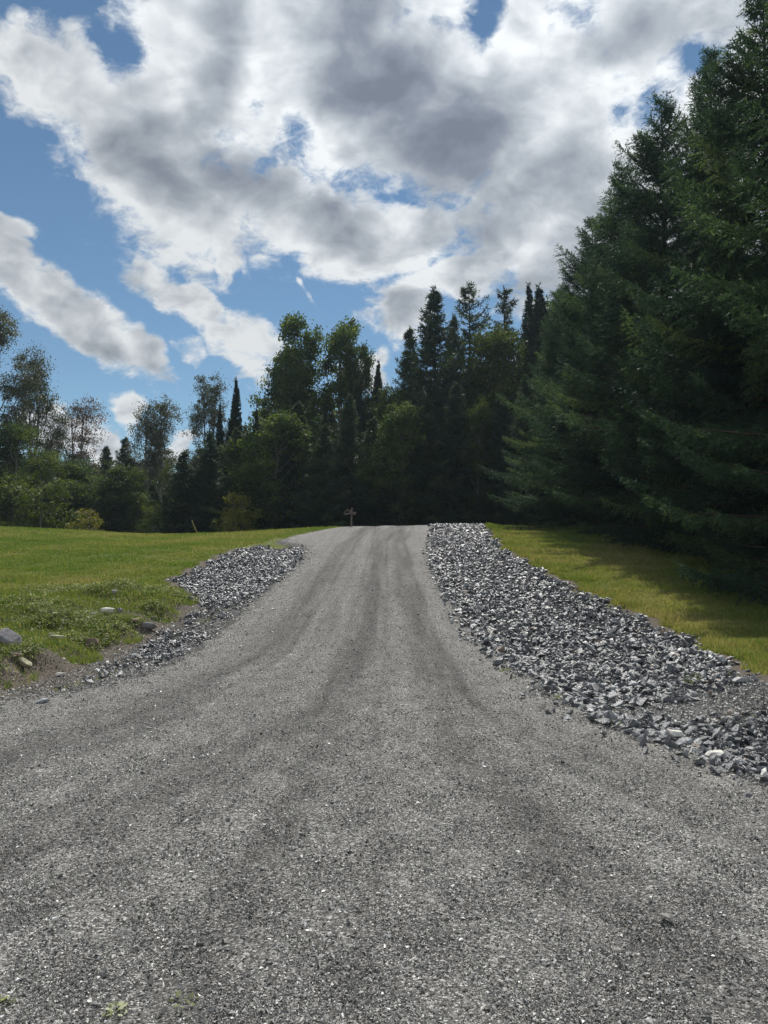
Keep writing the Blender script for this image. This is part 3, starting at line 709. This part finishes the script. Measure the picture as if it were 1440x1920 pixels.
# ------------------------------------------------------------------ conifers
def bough(L, r, gap, step, nper, nl, nw, fan, start=0.12, vert=0.35, minw=0.10):
    """one flat drooping bough along +X: needle tufts as small triangles"""
    P_, D_ = [], []
    def axis(t): return np.array([L * t, 0, L * (-0.20 * t + 0.24 * t ** 3)])
    m = max(3, int(L / gap)); k = 0
    for i in range(m):
        t = start + (1 - start) * (i + r.uniform(0, 0.9)) / m
        for side in (-1, 1):
            ang = rad(r.uniform(38, 66)) * side
            lt = fan * min(L, 2.6) * ((1 - t) ** 0.65) * (0.45 + 0.55 * min(1, t * 3)) * r.uniform(0.6, 1.15) + minw
            d = np.array([math.cos(ang), math.sin(ang), r.normal(-0.12, 0.16)])
            q = max(2, int(lt / step)); s = np.linspace(0.05, 1, q)[:, None]
            pp = axis(t) + d * s * lt + np.array([0, 0, -0.22 * lt]) * s ** 2
            P_.append(pp); D_.append(np.repeat(d[None], q, 0))
            if r.uniform() < vert:
                d2 = np.array([0.5, 0.3 * side, r.choice([-0.9, 0.5])]); l2 = lt * 0.45; q2 = max(2, int(l2 / step)); s2 = np.linspace(0.1, 1, q2)[:, None]
                P_.append(axis(t) + d * lt * 0.4 + d2 * s2 * l2); D_.append(np.repeat(d2[None], q2, 0))
    q = max(3, int(L * (1 - start) / step)); ts = np.linspace(start, 1.02, q)
    P_.append(np.array([axis(t) for t in ts])); D_.append(np.repeat(np.array([[1, 0, 0.25]]), q, 0))
    P_ = np.repeat(np.concatenate(P_), nper, 0); D_ = np.repeat(np.concatenate(D_), nper, 0)
    N = len(P_)
    P_ = P_ + r.normal(0, step * 0.35, (N, 3))
    D_ = D_ / np.linalg.norm(D_, axis=1)[:, None] + r.normal(0, 0.62, (N, 3)); D_ /= np.linalg.norm(D_, axis=1)[:, None]
    Wd = np.cross(D_, r.normal(size=(N, 3))); Wd /= np.linalg.norm(Wd, axis=1)[:, None]
    ll = nl * r.uniform(0.65, 1.3, N)[:, None]
    V = np.stack([P_ - Wd * nw / 2, P_ + Wd * nw / 2, P_ + D_ * ll], 1)
    return V.reshape(-1, 3)

def conifer(seed, H, R, power, whorl, nb, gap, step, nper, nl, nw, fan, base=0.05, pitch=(38, -14), irregular=0.18, lens=(0.3, 0.7, 1.3, 2.0, 2.8, 3.6), gapzone=None, minw=0.10):
    r = np.random.default_rng(seed)
    tpl = {L: [bough(L, r, gap, step, nper, nl, nw, fan, minw=minw) for _ in range(3)] for L in lens}
    Vs, As, wood = [], [], []
    h = base * H
    bulges = [(r.uniform(0, 6.28), r.uniform(1, 3), r.uniform(0.4, 1)) for _ in range(4)]
    while h < H * 0.985:
        f = h / H
        Rh = (1 - 0.30 * math.exp(-((1 - f) / 0.13) ** 2)) * R * (1 - f) ** power * (0.80 + 0.20 * sm(0.0, 0.15, f)) + minw
        for k in range(nb if f < 0.85 else max(4, nb - 2)):
            yaw = r.uniform(0, 2 * math.pi)
            bl = sum(a * math.sin(yaw * 2 + ph + f * 9 * kk) for ph, kk, a in bulges) / 4
            L = Rh * (1 + irregular * bl * 1.6 + r.normal(0, irregular))
            if gapzone and r.uniform() < gapzone: continue
            if r.uniform() < 0.08: L *= 1.2
            L = max(0.18, L)
            t0 = min(lens, key=lambda q: abs(q - L)); V = tpl[t0][r.integers(3)] * np.array([L / t0, L / t0 if L / t0 > 1 else 1, L / t0])
            if r.uniform() < .5: V = V * np.array([1, -1, 1])
            pt = rad(pitch[0] * f ** 0.8 + pitch[1] * (1 - f) + r.normal(0, 6)) 
            ro = r.normal(0, 0.25)
            V = V @ np.array([[1, 0, 0], [0, math.cos(ro), -math.sin(ro)], [0, math.sin(ro), math.cos(ro)]]).T
            Rp = np.array([[math.cos(pt), 0, -math.sin(pt)], [0, 1, 0], [math.sin(pt), 0, math.cos(pt)]])
            Ry_ = np.array([[math.cos(yaw), -math.sin(yaw), 0], [math.sin(yaw), math.cos(yaw), 0], [0, 0, 1]])
            M3 = Ry_ @ Rp
            hb = h + r.uniform(-0.5, 0.5) * whorl
            Vs.append(V @ M3.T + np.array([0, 0, hb]))
            As.append(np.clip(r.normal(0.45, 0.20) + r.normal(0, 0.15, len(V) // 3), 0, 1).repeat(3))
            if L > 0.6:
                tip = M3 @ np.array([L * 0.85, 0, -0.03 * L]); mid = M3 @ np.array([L * 0.45, 0, -0.06 * L])
                wood.append(tube([(0, 0, hb), mid + (0, 0, hb), tip + (0, 0, hb)], [0.012 * L + 0.008, 0.008 * L + 0.005, 0.004], 4))
        h += whorl * (1 - 0.35 * f)
    # leader
    Vs.append(bough(0.9, r, gap, step, nper, nl, nw, 0.15) @ np.array([[0, 0, 1], [0, 1, 0], [-1, 0, 0]]) + np.array([0, 0, H - 0.85]))
    As.append(np.full(len(Vs[-1]), 0.5))
    V = np.concatenate(Vs); A = np.concatenate(As)
    tr_ = tube([(0, 0, -0.6), (0, 0, 0.3), (0.03, 0.02, H * 0.3), (0, 0, H * 0.7), (0, 0, H * 0.99)], [0.022 * H * 0.62, 0.0115 * H, 0.009 * H, 0.005 * H, 0.012], 10)
    Vw, Fw = join([tr_] + wood)
    return V, A, Vw, Fw

# ------------------------------------------------------------------ leafy trees
def leafy(seed, H, R, base, lobes, lr, clusters, nleaf, ls, sig, trunks=1, flat=1.0, twig=True, dens=None, spire=0.0, blunt=0.80):
    r = np.random.default_rng(seed)
    wood, C = [], []
    for tk in range(trunks):
        off = np.array([r.normal(0, 0.3), r.normal(0, 0.3), 0]) * (trunks > 1)
        lean = np.array([r.normal(0, 0.05), r.normal(0, 0.05), 0]) * H
        tp = [off + np.array([0, 0, -0.5]), off, off + lean * 0.3 + (0, 0, H * 0.35), off + lean * 0.7 + (0, 0, H * 0.7), off + lean + (0, 0, H * 0.94)]
        rr0 = 0.013 * H
        wood.append(tube(tp, [rr0 * 1.3, rr0 * 1.1, rr0 * 0.75, rr0 * 0.4, 0.02], 8))
        for k in range(lobes // trunks):
            f = base + (1 - base) * ((k + r.uniform(0, 1)) / (lobes // trunks))
            q = (f - base) / (1 - base)
            Rf = R * (math.sin(math.pi * min(1, 0.18 + blunt * q)) ** 0.65) * (1 - spire * q)
            a = r.uniform(0, 2 * math.pi); rad_l = Rf * math.sqrt(r.uniform(0.15, 1))
            c = off + lean * f + np.array([math.cos(a) * rad_l, math.sin(a) * rad_l, f * H])
            st = off + lean * f * 0.8 + np.array([0, 0, max(base * 0.6, f - 0.12 - 0.25 * rad_l / max(R, .1)) * H])
            mid = (st + c) / 2 + np.array([0, 0, -0.04 * H * r.uniform(0, 1)])
            wood.append(tube([st, mid, c], [rr0 * 0.38, rr0 * 0.22, 0.012], 5))
            for j in range(clusters):
                d = r.normal(size=3); d /= np.linalg.norm(d); d[2] *= flat
                p = c + d * lr * r.uniform(0.35, 1.1)
                if twig: wood.append(tube([c * 0.75 + mid * 0.25, (c + p) / 2 + r.normal(0, 0.08, 3), p + d * 0.2], [0.016, 0.011, 0.005], 3))
                C.append(p)
    C = np.array(C); keep = dens or 1.0
    N = len(C) * nleaf
    sg = sig * np.exp(r.normal(0, 0.25, len(C)))
    P_ = np.repeat(C, nleaf, 0) + r.normal(size=(N, 3)) * np.repeat(sg, nleaf)[:, None] * np.array([1, 1, 0.7])
    d = r.normal(size=(N, 3)); d[:, 2] -= 0.3; d /= np.linalg.norm(d, axis=1)[:, None]
    w = np.cross(d, r.normal(size=(N, 3))); w /= np.linalg.norm(w, axis=1)[:, None]
    L = (ls * r.uniform(0.6, 1.3, N))[:, None]
    V = np.stack([P_ - d * L * 0.5, P_ + w * L * 0.36, P_ + d * L * 0.5, P_ - w * L * 0.36], 1).reshape(-1, 3)
    v = np.clip(np.repeat(r.normal(0.45, 0.18, len(C)), nleaf) + r.normal(0, 0.14, N), 0, 1)
    F4 = np.arange(N * 4).reshape(-1, 4)
    Fw = join(wood)
    F3 = np.concatenate([F4[:, [0, 1, 2]], F4[:, [0, 2, 3]]])
    return V, F3, np.repeat(v, 4), Fw[0], Fw[1]

M_spruce = foliage_mat('spruce_needles', [(0.0, (0.015, 0.031, 0.026)), (0.45, (0.040, 0.072, 0.052)), (0.8, (0.078, 0.122, 0.066)), (1.0, (0.18, 0.22, 0.085))], 0.32, (1.3, 1.5, 0.7), 0.65, 0.15, 0.12)
M_far = foliage_mat('far_spruce_needles', [(0.0, (0.015, 0.030, 0.023)), (0.5, (0.044, 0.072, 0.044)), (1.0, (0.12, 0.15, 0.07))], 0.25, (1.3, 1.5, 0.7), 0.6, 0.3, 0.2)
M_fir = foliage_mat('fir_needles', [(0.0, (0.010, 0.020, 0.016)), (0.6, (0.024, 0.042, 0.028)), (1.0, (0.05, 0.07, 0.035))], 0.12, (1.2, 1.4, 0.7), 0.6, 0.3, 0.15)
M_leaf = foliage_mat('dark_green_leaves', [(0.0, (0.020, 0.038, 0.018)), (0.45, (0.050, 0.080, 0.032)), (1.0, (0.15, 0.18, 0.075))], 0.42, (1.5, 1.6, 0.6), 0.6, 0.2, 0.2)
M_leafb = foliage_mat('bright_green_leaves', [(0.0, (0.030, 0.050, 0.016)), (0.5, (0.062, 0.090, 0.026)), (1.0, (0.13, 0.155, 0.05))], 0.40, (1.6, 1.6, 0.6), 0.6, 0.2, 0.15)
M_leafy = foliage_mat('yellowish_leaves', [(0.0, (0.08, 0.10, 0.018)), (0.5, (0.16, 0.165, 0.03)), (1.0, (0.26, 0.24, 0.06))], 0.40, (1.5, 1.4, 0.6), 0.5, 0.35, 0.1)
M_leafgrey = foliage_mat('grey_green_leaves', [(0.0, (0.030, 0.040, 0.026)), (0.5, (0.070, 0.085, 0.055)), (1.0, (0.16, 0.165, 0.12))], 0.28, (1.3, 1.3, 0.8), 0.5, 0.35, 0.2)
M_leafbrown = foliage_mat('brownish_leaves', [(0.0, (0.055, 0.034, 0.020)), (0.5, (0.11, 0.075, 0.045)), (1.0, (0.17, 0.15, 0.08))], 0.25, (1.4, 1.2, 0.8), 0.5, 0.4, 0.15)

KINDS = {}
def reg_con(key, H, mat, variants, **kw):
    L = []
    for sd in variants:
        V, A, Vw, Fw = conifer(sd, H, **kw)
        L.append((mesh_np('crown', V, np.arange(len(V)).reshape(-1, 3), mat, dict(v=A)), mesh_np('trunk', Vw, Fw, M_bark)))
    KINDS[key] = (H, L)
def reg_leaf(key, H, mat, bark, variants, **kw):
    L = []
    for sd in variants:
        V, F3, A, Vw, Fw = leafy(sd, H, **kw)
        L.append((mesh_np('crown', V, F3, mat, dict(v=A)), mesh_np('trunk', Vw, Fw, bark)))
    KINDS[key] = (H, L)
reg_con('near', 16.5, M_spruce, (1, 2, 3), R=4.0, power=0.64, whorl=0.46, nb=7, gap=0.115, step=0.048, nper=3, nl=0.10, nw=0.026, fan=0.36, base=0.05, irregular=0.20, pitch=(44, -10), lens=(0.3, 0.7, 1.3, 2.0, 2.8, 3.6, 4.6))
reg_con('far', 16.0, M_far, (11, 12, 13), R=3.0, power=0.80, whorl=0.42, nb=7, gap=0.24, step=0.11, nper=3, nl=0.24, nw=0.065, fan=0.30, base=0.03, irregular=0.24)
reg_con('open', 20.0, M_far, (14, 15), R=2.9, power=0.50, whorl=0.62, nb=5, gap=0.26, step=0.12, nper=3, nl=0.22, nw=0.065, fan=0.24, base=0.12, irregular=0.34, gapzone=0.04, pitch=(30, -6))
reg_con('spire', 16.0, M_fir, (17, 18), R=2.9, power=0.88, whorl=0.26, nb=8, gap=0.2, step=0.11, nper=3, nl=0.20, nw=0.07, fan=0.32, base=0.02, irregular=0.14, minw=0.03, pitch=(20, 0), lens=(0.3, 0.6, 1.0, 1.5))
reg_leaf('decidA', 12.0, M_leaf, M_bark_grey, (21, 22), R=3.0, base=0.14, lobes=34, lr=1.15, clusters=10, nleaf=64, ls=0.20, sig=0.34)
reg_leaf('decidB', 12.0, M_leaf, M_bark_grey, (23, 24), R=3.2, base=0.12, lobes=32, lr=1.25, clusters=11, nleaf=62, ls=0.20, sig=0.34)
reg_leaf('tall', 17.0, M_leaf, M_bark_grey, (51, 52, 53), R=2.3, base=0.16, lobes=42, lr=0.95, clusters=10, nleaf=64, ls=0.22, sig=0.32, blunt=0.68)
reg_leaf('decidG', 7.0, M_leafb, M_bark_grey, (25, 26), R=2.2, base=0.06, lobes=18, lr=0.8, clusters=8, nleaf=40, ls=0.15, sig=0.26)
reg_leaf('bright', 12.0, M_leafb, M_bark_grey, (27, 28), R=2.7, base=0.12, lobes=32, lr=1.05, clusters=10, nleaf=60, ls=0.19, sig=0.32, spire=0.3)
reg_leaf('sparse', 14.0, M_leafgrey, M_bark_grey, (31, 32), R=2.5, base=0.22, lobes=30, lr=1.15, clusters=14, nleaf=70, ls=0.135, sig=0.25, trunks=2)
reg_leaf('sparseBig', 18.0, M_leafgrey, M_bark_grey, (33,), R=3.6, base=0.15, lobes=46, lr=1.4, clusters=15, nleaf=80, ls=0.14, sig=0.28, trunks=2)
reg_leaf('sparseBrown', 12.0, M_leafbrown, M_bark_grey, (35,), R=2.4, base=0.22, lobes=28, lr=1.1, clusters=12, nleaf=40, ls=0.13, sig=0.24, trunks=2)
reg_leaf('bare', 12.0, M_leafgrey, M_bark_pale, (37, 38), R=1.5, base=0.50, lobes=18, lr=0.95, clusters=12, nleaf=48, ls=0.13, sig=0.22)
reg_leaf('bush', 3.0, M_leafb, M_bark_grey, (41, 42), R=1.6, base=0.0, lobes=14, lr=0.55, clusters=7, nleaf=40, ls=0.12, sig=0.17, trunks=2, twig=False)
reg_leaf('bushY', 2.4, M_leafy, M_bark_grey, (43,), R=1.1, base=0.0, lobes=12, lr=0.45, clusters=7, nleaf=36, ls=0.12, sig=0.16, trunks=2, twig=False)

TREES = [  # name, x, y, height, kind, width factor, label
 ('spruce_tree', 10.26, 43.0, 13.93, 'near', 0.85,
  'blue-green spruce at the far end of the right-hand row, shortest of that row'),
 ('spruce_tree', 10.51, 38.0, 15.65, 'near', 1.00,
  'dense spruce second from the far end of the row along the right lawn'),
 ('spruce_tree', 10.62, 33.5, 16.73, 'near', 1.00,
  'dense spruce third from the far end of the right-hand row'),
 ('spruce_tree', 10.60, 28.5, 17.03, 'near', 1.00,
  'tall spruce with a blunt spiky top standing just left of the slim pointed one'),
 ('spruce_tree', 10.73, 24.5, 16.73, 'near', 0.82,
  'tall slim-topped spruce whose whole pointed tip shows against the clouds'),
 ('spruce_tree', 10.50, 20.5, 16.53, 'near', 1.00,
  'tall spruce at the right edge with its tip cut off by the frame'),
 ('spruce_tree', 10.45, 16.3, 16.66, 'near', 1.00,
  'nearest spruce with long bright green boughs over the shaded lawn'),
 ('aspen_tree', -13.66, 60.0, 12.57, 'sparse', 0.75,
  'thin-crowned grey tree beside the narrow fir spire, sky showing through'),
 ('fir_tree', -11.26, 58.0, 12.65, 'spire', 0.60,
  'narrow black-green fir spire rising beside the thin grey tree on the left'),
 ('fir_tree', -12.25, 57.0, 10.50, 'spire', 0.50,
  'small narrow fir in front of the thin grey tree'),
 ('fir_tree', -9.70, 58.0, 10.23, 'spire', 0.50,
  'little fir tip between the narrow spire and the broad leafy tree'),
 ('broadleaf_tree', -8.48, 59.0, 13.25, 'decidA', 0.70,
  'medium leafy tree on the left shoulder of the big double-topped tree'),
 ('broadleaf_tree', -5.78, 60.0, 17.27, 'tall', 0.80,
  'tall dark leafy tree, left top of the double-crowned pair at centre left'),
 ('broadleaf_tree', -3.52, 61.0, 17.34, 'tall', 0.80,
  'tall dark leafy tree, right top of the double-crowned pair at centre left'),
 ('broadleaf_tree', -2.40, 60.0, 15.00, 'tall', 0.55,
  'lower right shoulder tree of the tall double-crowned leafy group'),
 ('broadleaf_tree', -7.03, 60.0, 14.45, 'tall', 0.65,
  'lower left shoulder tree of the tall double-crowned leafy group'),
 ('fir_tree', -0.46, 60.0, 14.11, 'spire', 0.75,
  'small pointed fir alone in the gap right of the big leafy pair'),
 ('fir_tree', -1.83, 58.0, 11.75, 'spire', 0.60,
  'low dark fir tucked against the right side of the big leafy pair'),
 ('broadleaf_tree', 0.71, 56.0, 10.86, 'bright', 0.75,
  'yellow-green leafy tree in front of the spruces, below the sky gap'),
 ('spruce_tree', 1.96, 58.0, 16.20, 'far', 0.85,
  'spruce with drooping layered branches on the left edge of the tall group'),
 ('spruce_tree', 3.75, 56.0, 18.53, 'far', 1.00,
  'tall broad spruce, leftmost of the tallest spruces behind the crest'),
 ('spruce_tree', 5.49, 60.0, 17.87, 'far', 0.70,
  'slim spruce between the broad spruce and the open-crowned one'),
 ('pine_tree', 7.00, 62.0, 21.26, 'open', 1.00,
  'tall open-crowned pine with sky showing between its branches'),
 ('spruce_tree', 9.84, 62.0, 20.86, 'open', 0.95,
  'tall spruce with a pointed top above the bright leafy tree'),
 ('broadleaf_tree', 8.22, 57.0, 15.35, 'bright', 0.90,
  'bright green leafy tree under the tall spruces, right of centre'),
 ('fir_tree', 11.52, 60.0, 20.37, 'spire', 0.75,
  'left one of two tight dark fir spires beside the right-hand row'),
 ('fir_tree', 11.70, 57.0, 19.11, 'spire', 1.00,
  'right, fuller one of two tight dark fir spires beside the right-hand row'),
 ('broadleaf_tree', 15.11, 66.0, 20.51, 'decidA', 0.70,
  'leafy tree peeping between the twin fir spires and the right-hand row'),
 ('spruce_tree', -13.60, 52.0, 6.07, 'far', 0.85,
  'low dark spruce at the left end of the dark wall of trees'),
 ('spruce_tree', -12.03, 53.0, 7.53, 'far', 0.85,
  'dark spruce below the thin grey tree'),
 ('spruce_tree', -9.99, 52.0, 7.71, 'far', 0.90,
  'dark spruce right below the narrow fir spire'),
 ('broadleaf_tree', -7.84, 51.0, 8.24, 'decidA', 0.90,
  'dark leafy tree above the small yellow-lit shrub'),
 ('spruce_tree', -5.82, 52.0, 9.36, 'far', 0.85,
  'dark spruce low in front of the big double-topped tree'),
 ('spruce_tree', -3.77, 49.0, 7.13, 'far', 0.85,
  'low dark spruce left of the pale conical one'),
 ('spruce_tree', -2.32, 51.0, 9.50, 'far', 0.70,
  'paler narrow conical spruce in front of the right top of the leafy pair'),
 ('spruce_tree', -0.70, 50.0, 7.68, 'far', 0.85,
  'dark spruce straight above the wooden post'),
 ('broadleaf_tree', 1.40, 50.0, 7.68, 'decidB', 0.85,
  'leafy tree with mottled light patches left of centre of the wall'),
 ('spruce_tree', 2.80, 50.0, 8.91, 'far', 0.80,
  'dark spruce standing in front of the broad tall spruce'),
 ('spruce_tree', 4.82, 51.0, 10.22, 'far', 0.85,
  'dark conical spruce in the middle of the wall behind the crest'),
 ('broadleaf_tree', 6.05, 50.0, 8.38, 'bright', 0.60,
  'small leafy tree catching light in the middle of the dark wall'),
 ('spruce_tree', 7.70, 50.0, 9.27, 'far', 0.85,
  'dark spruce below the bright leafy tree'),
 ('spruce_tree', 8.92, 48.0, 9.99, 'far', 0.80,
  'dark spruce next to the foot of the right-hand row'),
 ('birch_tree', -30.14, 58.0, 17.20, 'sparseBig', 0.90,
  'tall airy tree cut by the left edge of the view'),
 ('birch_tree', -28.37, 62.0, 14.70, 'sparse', 0.75,
  'airy tree with a rounded see-through top near the left edge'),
 ('birch_tree', -27.11, 68.0, 12.26, 'sparseBrown', 0.95,
  'thin brownish tree whose bare twigs show before the white cloud'),
 ('aspen_tree', -20.54, 66.0, 11.60, 'bare', 0.90,
  'left of two bare-stemmed trees with thin tufted tops'),
 ('aspen_tree', -19.12, 66.0, 12.20, 'bare', 0.90,
  'right of two bare-stemmed trees with thin tufted tops, paler trunk'),
 ('spruce_tree', -23.21, 64.0, 8.02, 'far', 0.80,
  'low spruce between the brownish tree and the bare-stemmed pair'),
 ('spruce_tree', -23.69, 70.0, 9.83, 'far', 0.80,
  'distant spruce with its tip against the cloud, left of the bare-stemmed pair'),
 ('broadleaf_tree', -27.06, 56.0, 8.10, 'decidA', 0.90,
  'shaded leafy tree low at the left edge'),
 ('broadleaf_tree', -23.90, 54.0, 5.83, 'decidG', 0.90,
  'light green leafy tree below the see-through top on the left'),
 ('broadleaf_tree', -22.62, 56.0, 5.35, 'decidB', 0.90,
  'low dark leafy tree below the brownish tree'),
 ('broadleaf_tree', -20.40, 58.0, 5.62, 'decidA', 0.90,
  'low leafy tree behind the lawn, left of the bare stems'),
 ('broadleaf_tree', -18.49, 58.0, 5.22, 'decidG', 0.75,
  'light leafy tree behind the left bare stem'),
 ('broadleaf_tree', -16.72, 60.0, 6.11, 'decidG', 0.70,
  'leafy tree just right of the paler bare trunk'),
 ('shrub', -21.74, 50.0, 3.29, 'bush', 1.30,
  'light green shrub at the edge of the left lawn'),
 ('shrub', -24.48, 51.0, 3.58, 'bush', 1.30,
  'grey-green shrub at the left end of the lawn edge'),
 ('shrub', -15.28, 50.0, 1.90, 'bush', 0.90,
  'pale shrub at the foot of the bare-stemmed trees'),
 ('shrub', -8.66, 47.0, 2.39, 'bushY', 1.00,
  'yellow-lit shrub glowing in front of the dark wall'),
 ('shrub', -18.88, 49.0, 1.47, 'bushY', 1.30,
  'low yellowish shrub beside the lawn between the light green shrub and bare stems'),
]
tr_rng = random.Random(8)
used = {}
for (nm, x, y, H, kind, wf, lab) in TREES:
    H0, vs = KINDS[kind]
    i = used.get(kind, 0); used[kind] = i + 1
    cm, tm = vs[i % len(vs)]
    s_ = H / H0
    ws = s_ * wf
    if kind == 'near': ws = wf
    elif H < 0.75 * H0 and kind in ('far', 'decidA', 'decidB'): ws = wf * (0.45 + 0.55 * s_ / 1.0) * 1.1
    root = link(nm, None, None, (x, y, float(height(x, y)) - 0.05), label=lab, category='shrub' if nm == 'shrub' else 'tree')
    root.empty_display_size = 0.5
    root.rotation_euler = (0, 0, tr_rng.uniform(0, 6.28))
    root.scale = (ws, ws, s_)
    link('crown', cm, root); link('trunk', tm, root)

# ------------------------------------------------------------------ woods behind (one mass)
def woods(name, specs, label, mat):
    Vs, Fs, As, k = [], [], [], 0
    rg = np.random.default_rng(77)
    cache = {}
    for (x, y, H, kind) in specs:
        H0, vs = KINDS[kind]; cm = vs[0][0]
        if kind not in cache:
            n = len(cm.vertices); v = np.empty(n * 3, np.float32); cm.vertices.foreach_get('co', v); v = v.reshape(-1, 3)
            f = np.empty(len(cm.polygons) * 3, np.int32); cm.polygons.foreach_get('vertices', f); f = f.reshape(-1, 3)
            a = np.empty(n, np.float32); cm.attributes['v'].data.foreach_get('value', a)
            cache[kind] = (v, f, a)
        v, f, a = cache[kind]; s_ = H / H0; th = rg.uniform(0, 6.28); w_ = (0.5 + 0.5 * s_) * 1.15
        c_, s2 = math.cos(th), math.sin(th)
        V = np.stack([(v[:, 0] * c_ - v[:, 1] * s2) * w_ + x, (v[:, 0] * s2 + v[:, 1] * c_) * w_ + y, v[:, 2] * s_ + float(height(x, y))], 1)
        Vs.append(V); Fs.append(f + k); As.append(a); k += len(V)
    link(name, mesh_np(name, np.concatenate(Vs), np.concatenate(Fs), mat, dict(v=np.concatenate(As))), kind='stuff', label=label)
wr = random.Random(4)
skyline = tab(-34, 820, -24, 845, -19, 850, -16, 850, -11, 800, -7, 760, -3, 740, 0, 770, 3, 700, 8, 690, 13, 640, 20, 560, 30, 520)
specs = []
for row, d in enumerate((66, 74, 84)):
    a_ = -42.0
    while a_ < 34:
        x = math.tan(rad(a_)) * d
        top = skyline(a_) + wr.uniform(5, 50) + 10 * row
        z = math.tan(math.atan((960 - top) / 1443) + rad(3.17)) * d + 1.6
        specs.append((x, d + wr.uniform(-2, 2), max(4.5, z - float(height(x, d))), wr.choice(['far', 'decidA', 'decidB', 'far'])))
        a_ += wr.uniform(1.9, 2.9)
for i in range(9):   # unseen second line of spruces added behind the right-hand row to block light
    specs.append((15.2 + wr.uniform(-1, 1.2), 11 + 5.2 * i, wr.uniform(11, 14), 'far'))
    specs.append((20.5 + wr.uniform(-1, 1.2), 12 + 5.2 * i, wr.uniform(12, 15), 'far'))
woods('woodland', specs, 'mass of mixed trees filling in behind the tree line', M_far)

# ------------------------------------------------------------------ marker post and leaning stake
M_wood = material('weathered_wood', bark_build((0.09, 0.075, 0.065), (0.24, 0.205, 0.18)), 0.85, 0.2)
M_stake = material('yellowish_stake', bark_build((0.30, 0.25, 0.10), (0.48, 0.40, 0.18)), 0.7, 0.3)
def stick(name, pts, r, parent, mat, sides=8):
    V, F = tube(pts, r, sides); return link(name, mesh_np(name, V, F, mat, None, False), parent)
px_, py_ = -1.62, 38.2
root = link('marker_post', None, None, (px_, py_, float(height(px_, py_))), label='short weathered wooden post with crossed arms where the driveway crests', category='post')
stick('post', [(0, 0, -0.25), (0.01, 0, 0.4), (0.03, 0, 0.98)], [0.055, 0.05, 0.045], root, M_wood)
stick('arm', [(-0.34, -0.05, 0.62), (-0.05, -0.05, 0.68), (0.22, -0.05, 0.62)], [0.028, 0.032, 0.026], root, M_wood)
stick('arm', [(-0.36, -0.07, 0.70), (-0.20, -0.07, 0.86), (0.06, -0.07, 0.72), (0.26, -0.07, 0.70)], [0.022, 0.026, 0.026, 0.02], root, M_wood)
sx_, sy_ = -10.1, 42.0
root = link('leaning_stake', None, None, (sx_, sy_, float(height(sx_, sy_))), label='thin yellowish stake leaning left at the far edge of the left lawn', category='stake')
stick('stake', [(0.05, 0, -0.2), (-0.4, 0, 0.85)], [0.028, 0.024], root, M_stake, 6)
stick('guy_wire', [(-0.4, 0, 0.85), (-0.36, 0.15, 0.4), (0.02, 0.3, 0.0)], [0.006, 0.006, 0.006], root, M_stake, 4)
print('faces', sum(len(m.polygons) for m in bpy.data.meshes))

# ------------------------------------------------------------------ added volume standing in for the lens veil
def veil_box():
    me = bpy.data.meshes.new('veil_volume'); bm = bmesh.new(); bmesh.ops.create_cube(bm, size=1.0); bm.to_mesh(me); bm.free()
    m = bpy.data.materials.new('lens_veil'); m.use_nodes = True; t = NT(m.node_tree); t.n.clear()
    o = t.add('ShaderNodeOutputMaterial'); v = t.add('ShaderNodeVolumePrincipled')
    v.inputs['Color'].default_value = (0.66, 0.84, 1.0, 1); v.inputs['Density'].default_value = 0.00028; v.inputs['Anisotropy'].default_value = 0.3
    t.l.new(v.outputs[0], o.inputs['Volume']); me.materials.append(m)
    ob = link('veil_volume', me, None, (0, 500, 16.0), kind='stuff', label='added thin bluish volume standing in for the lens veil')
    ob.scale = (4200, 4200, 36)
veil_box()
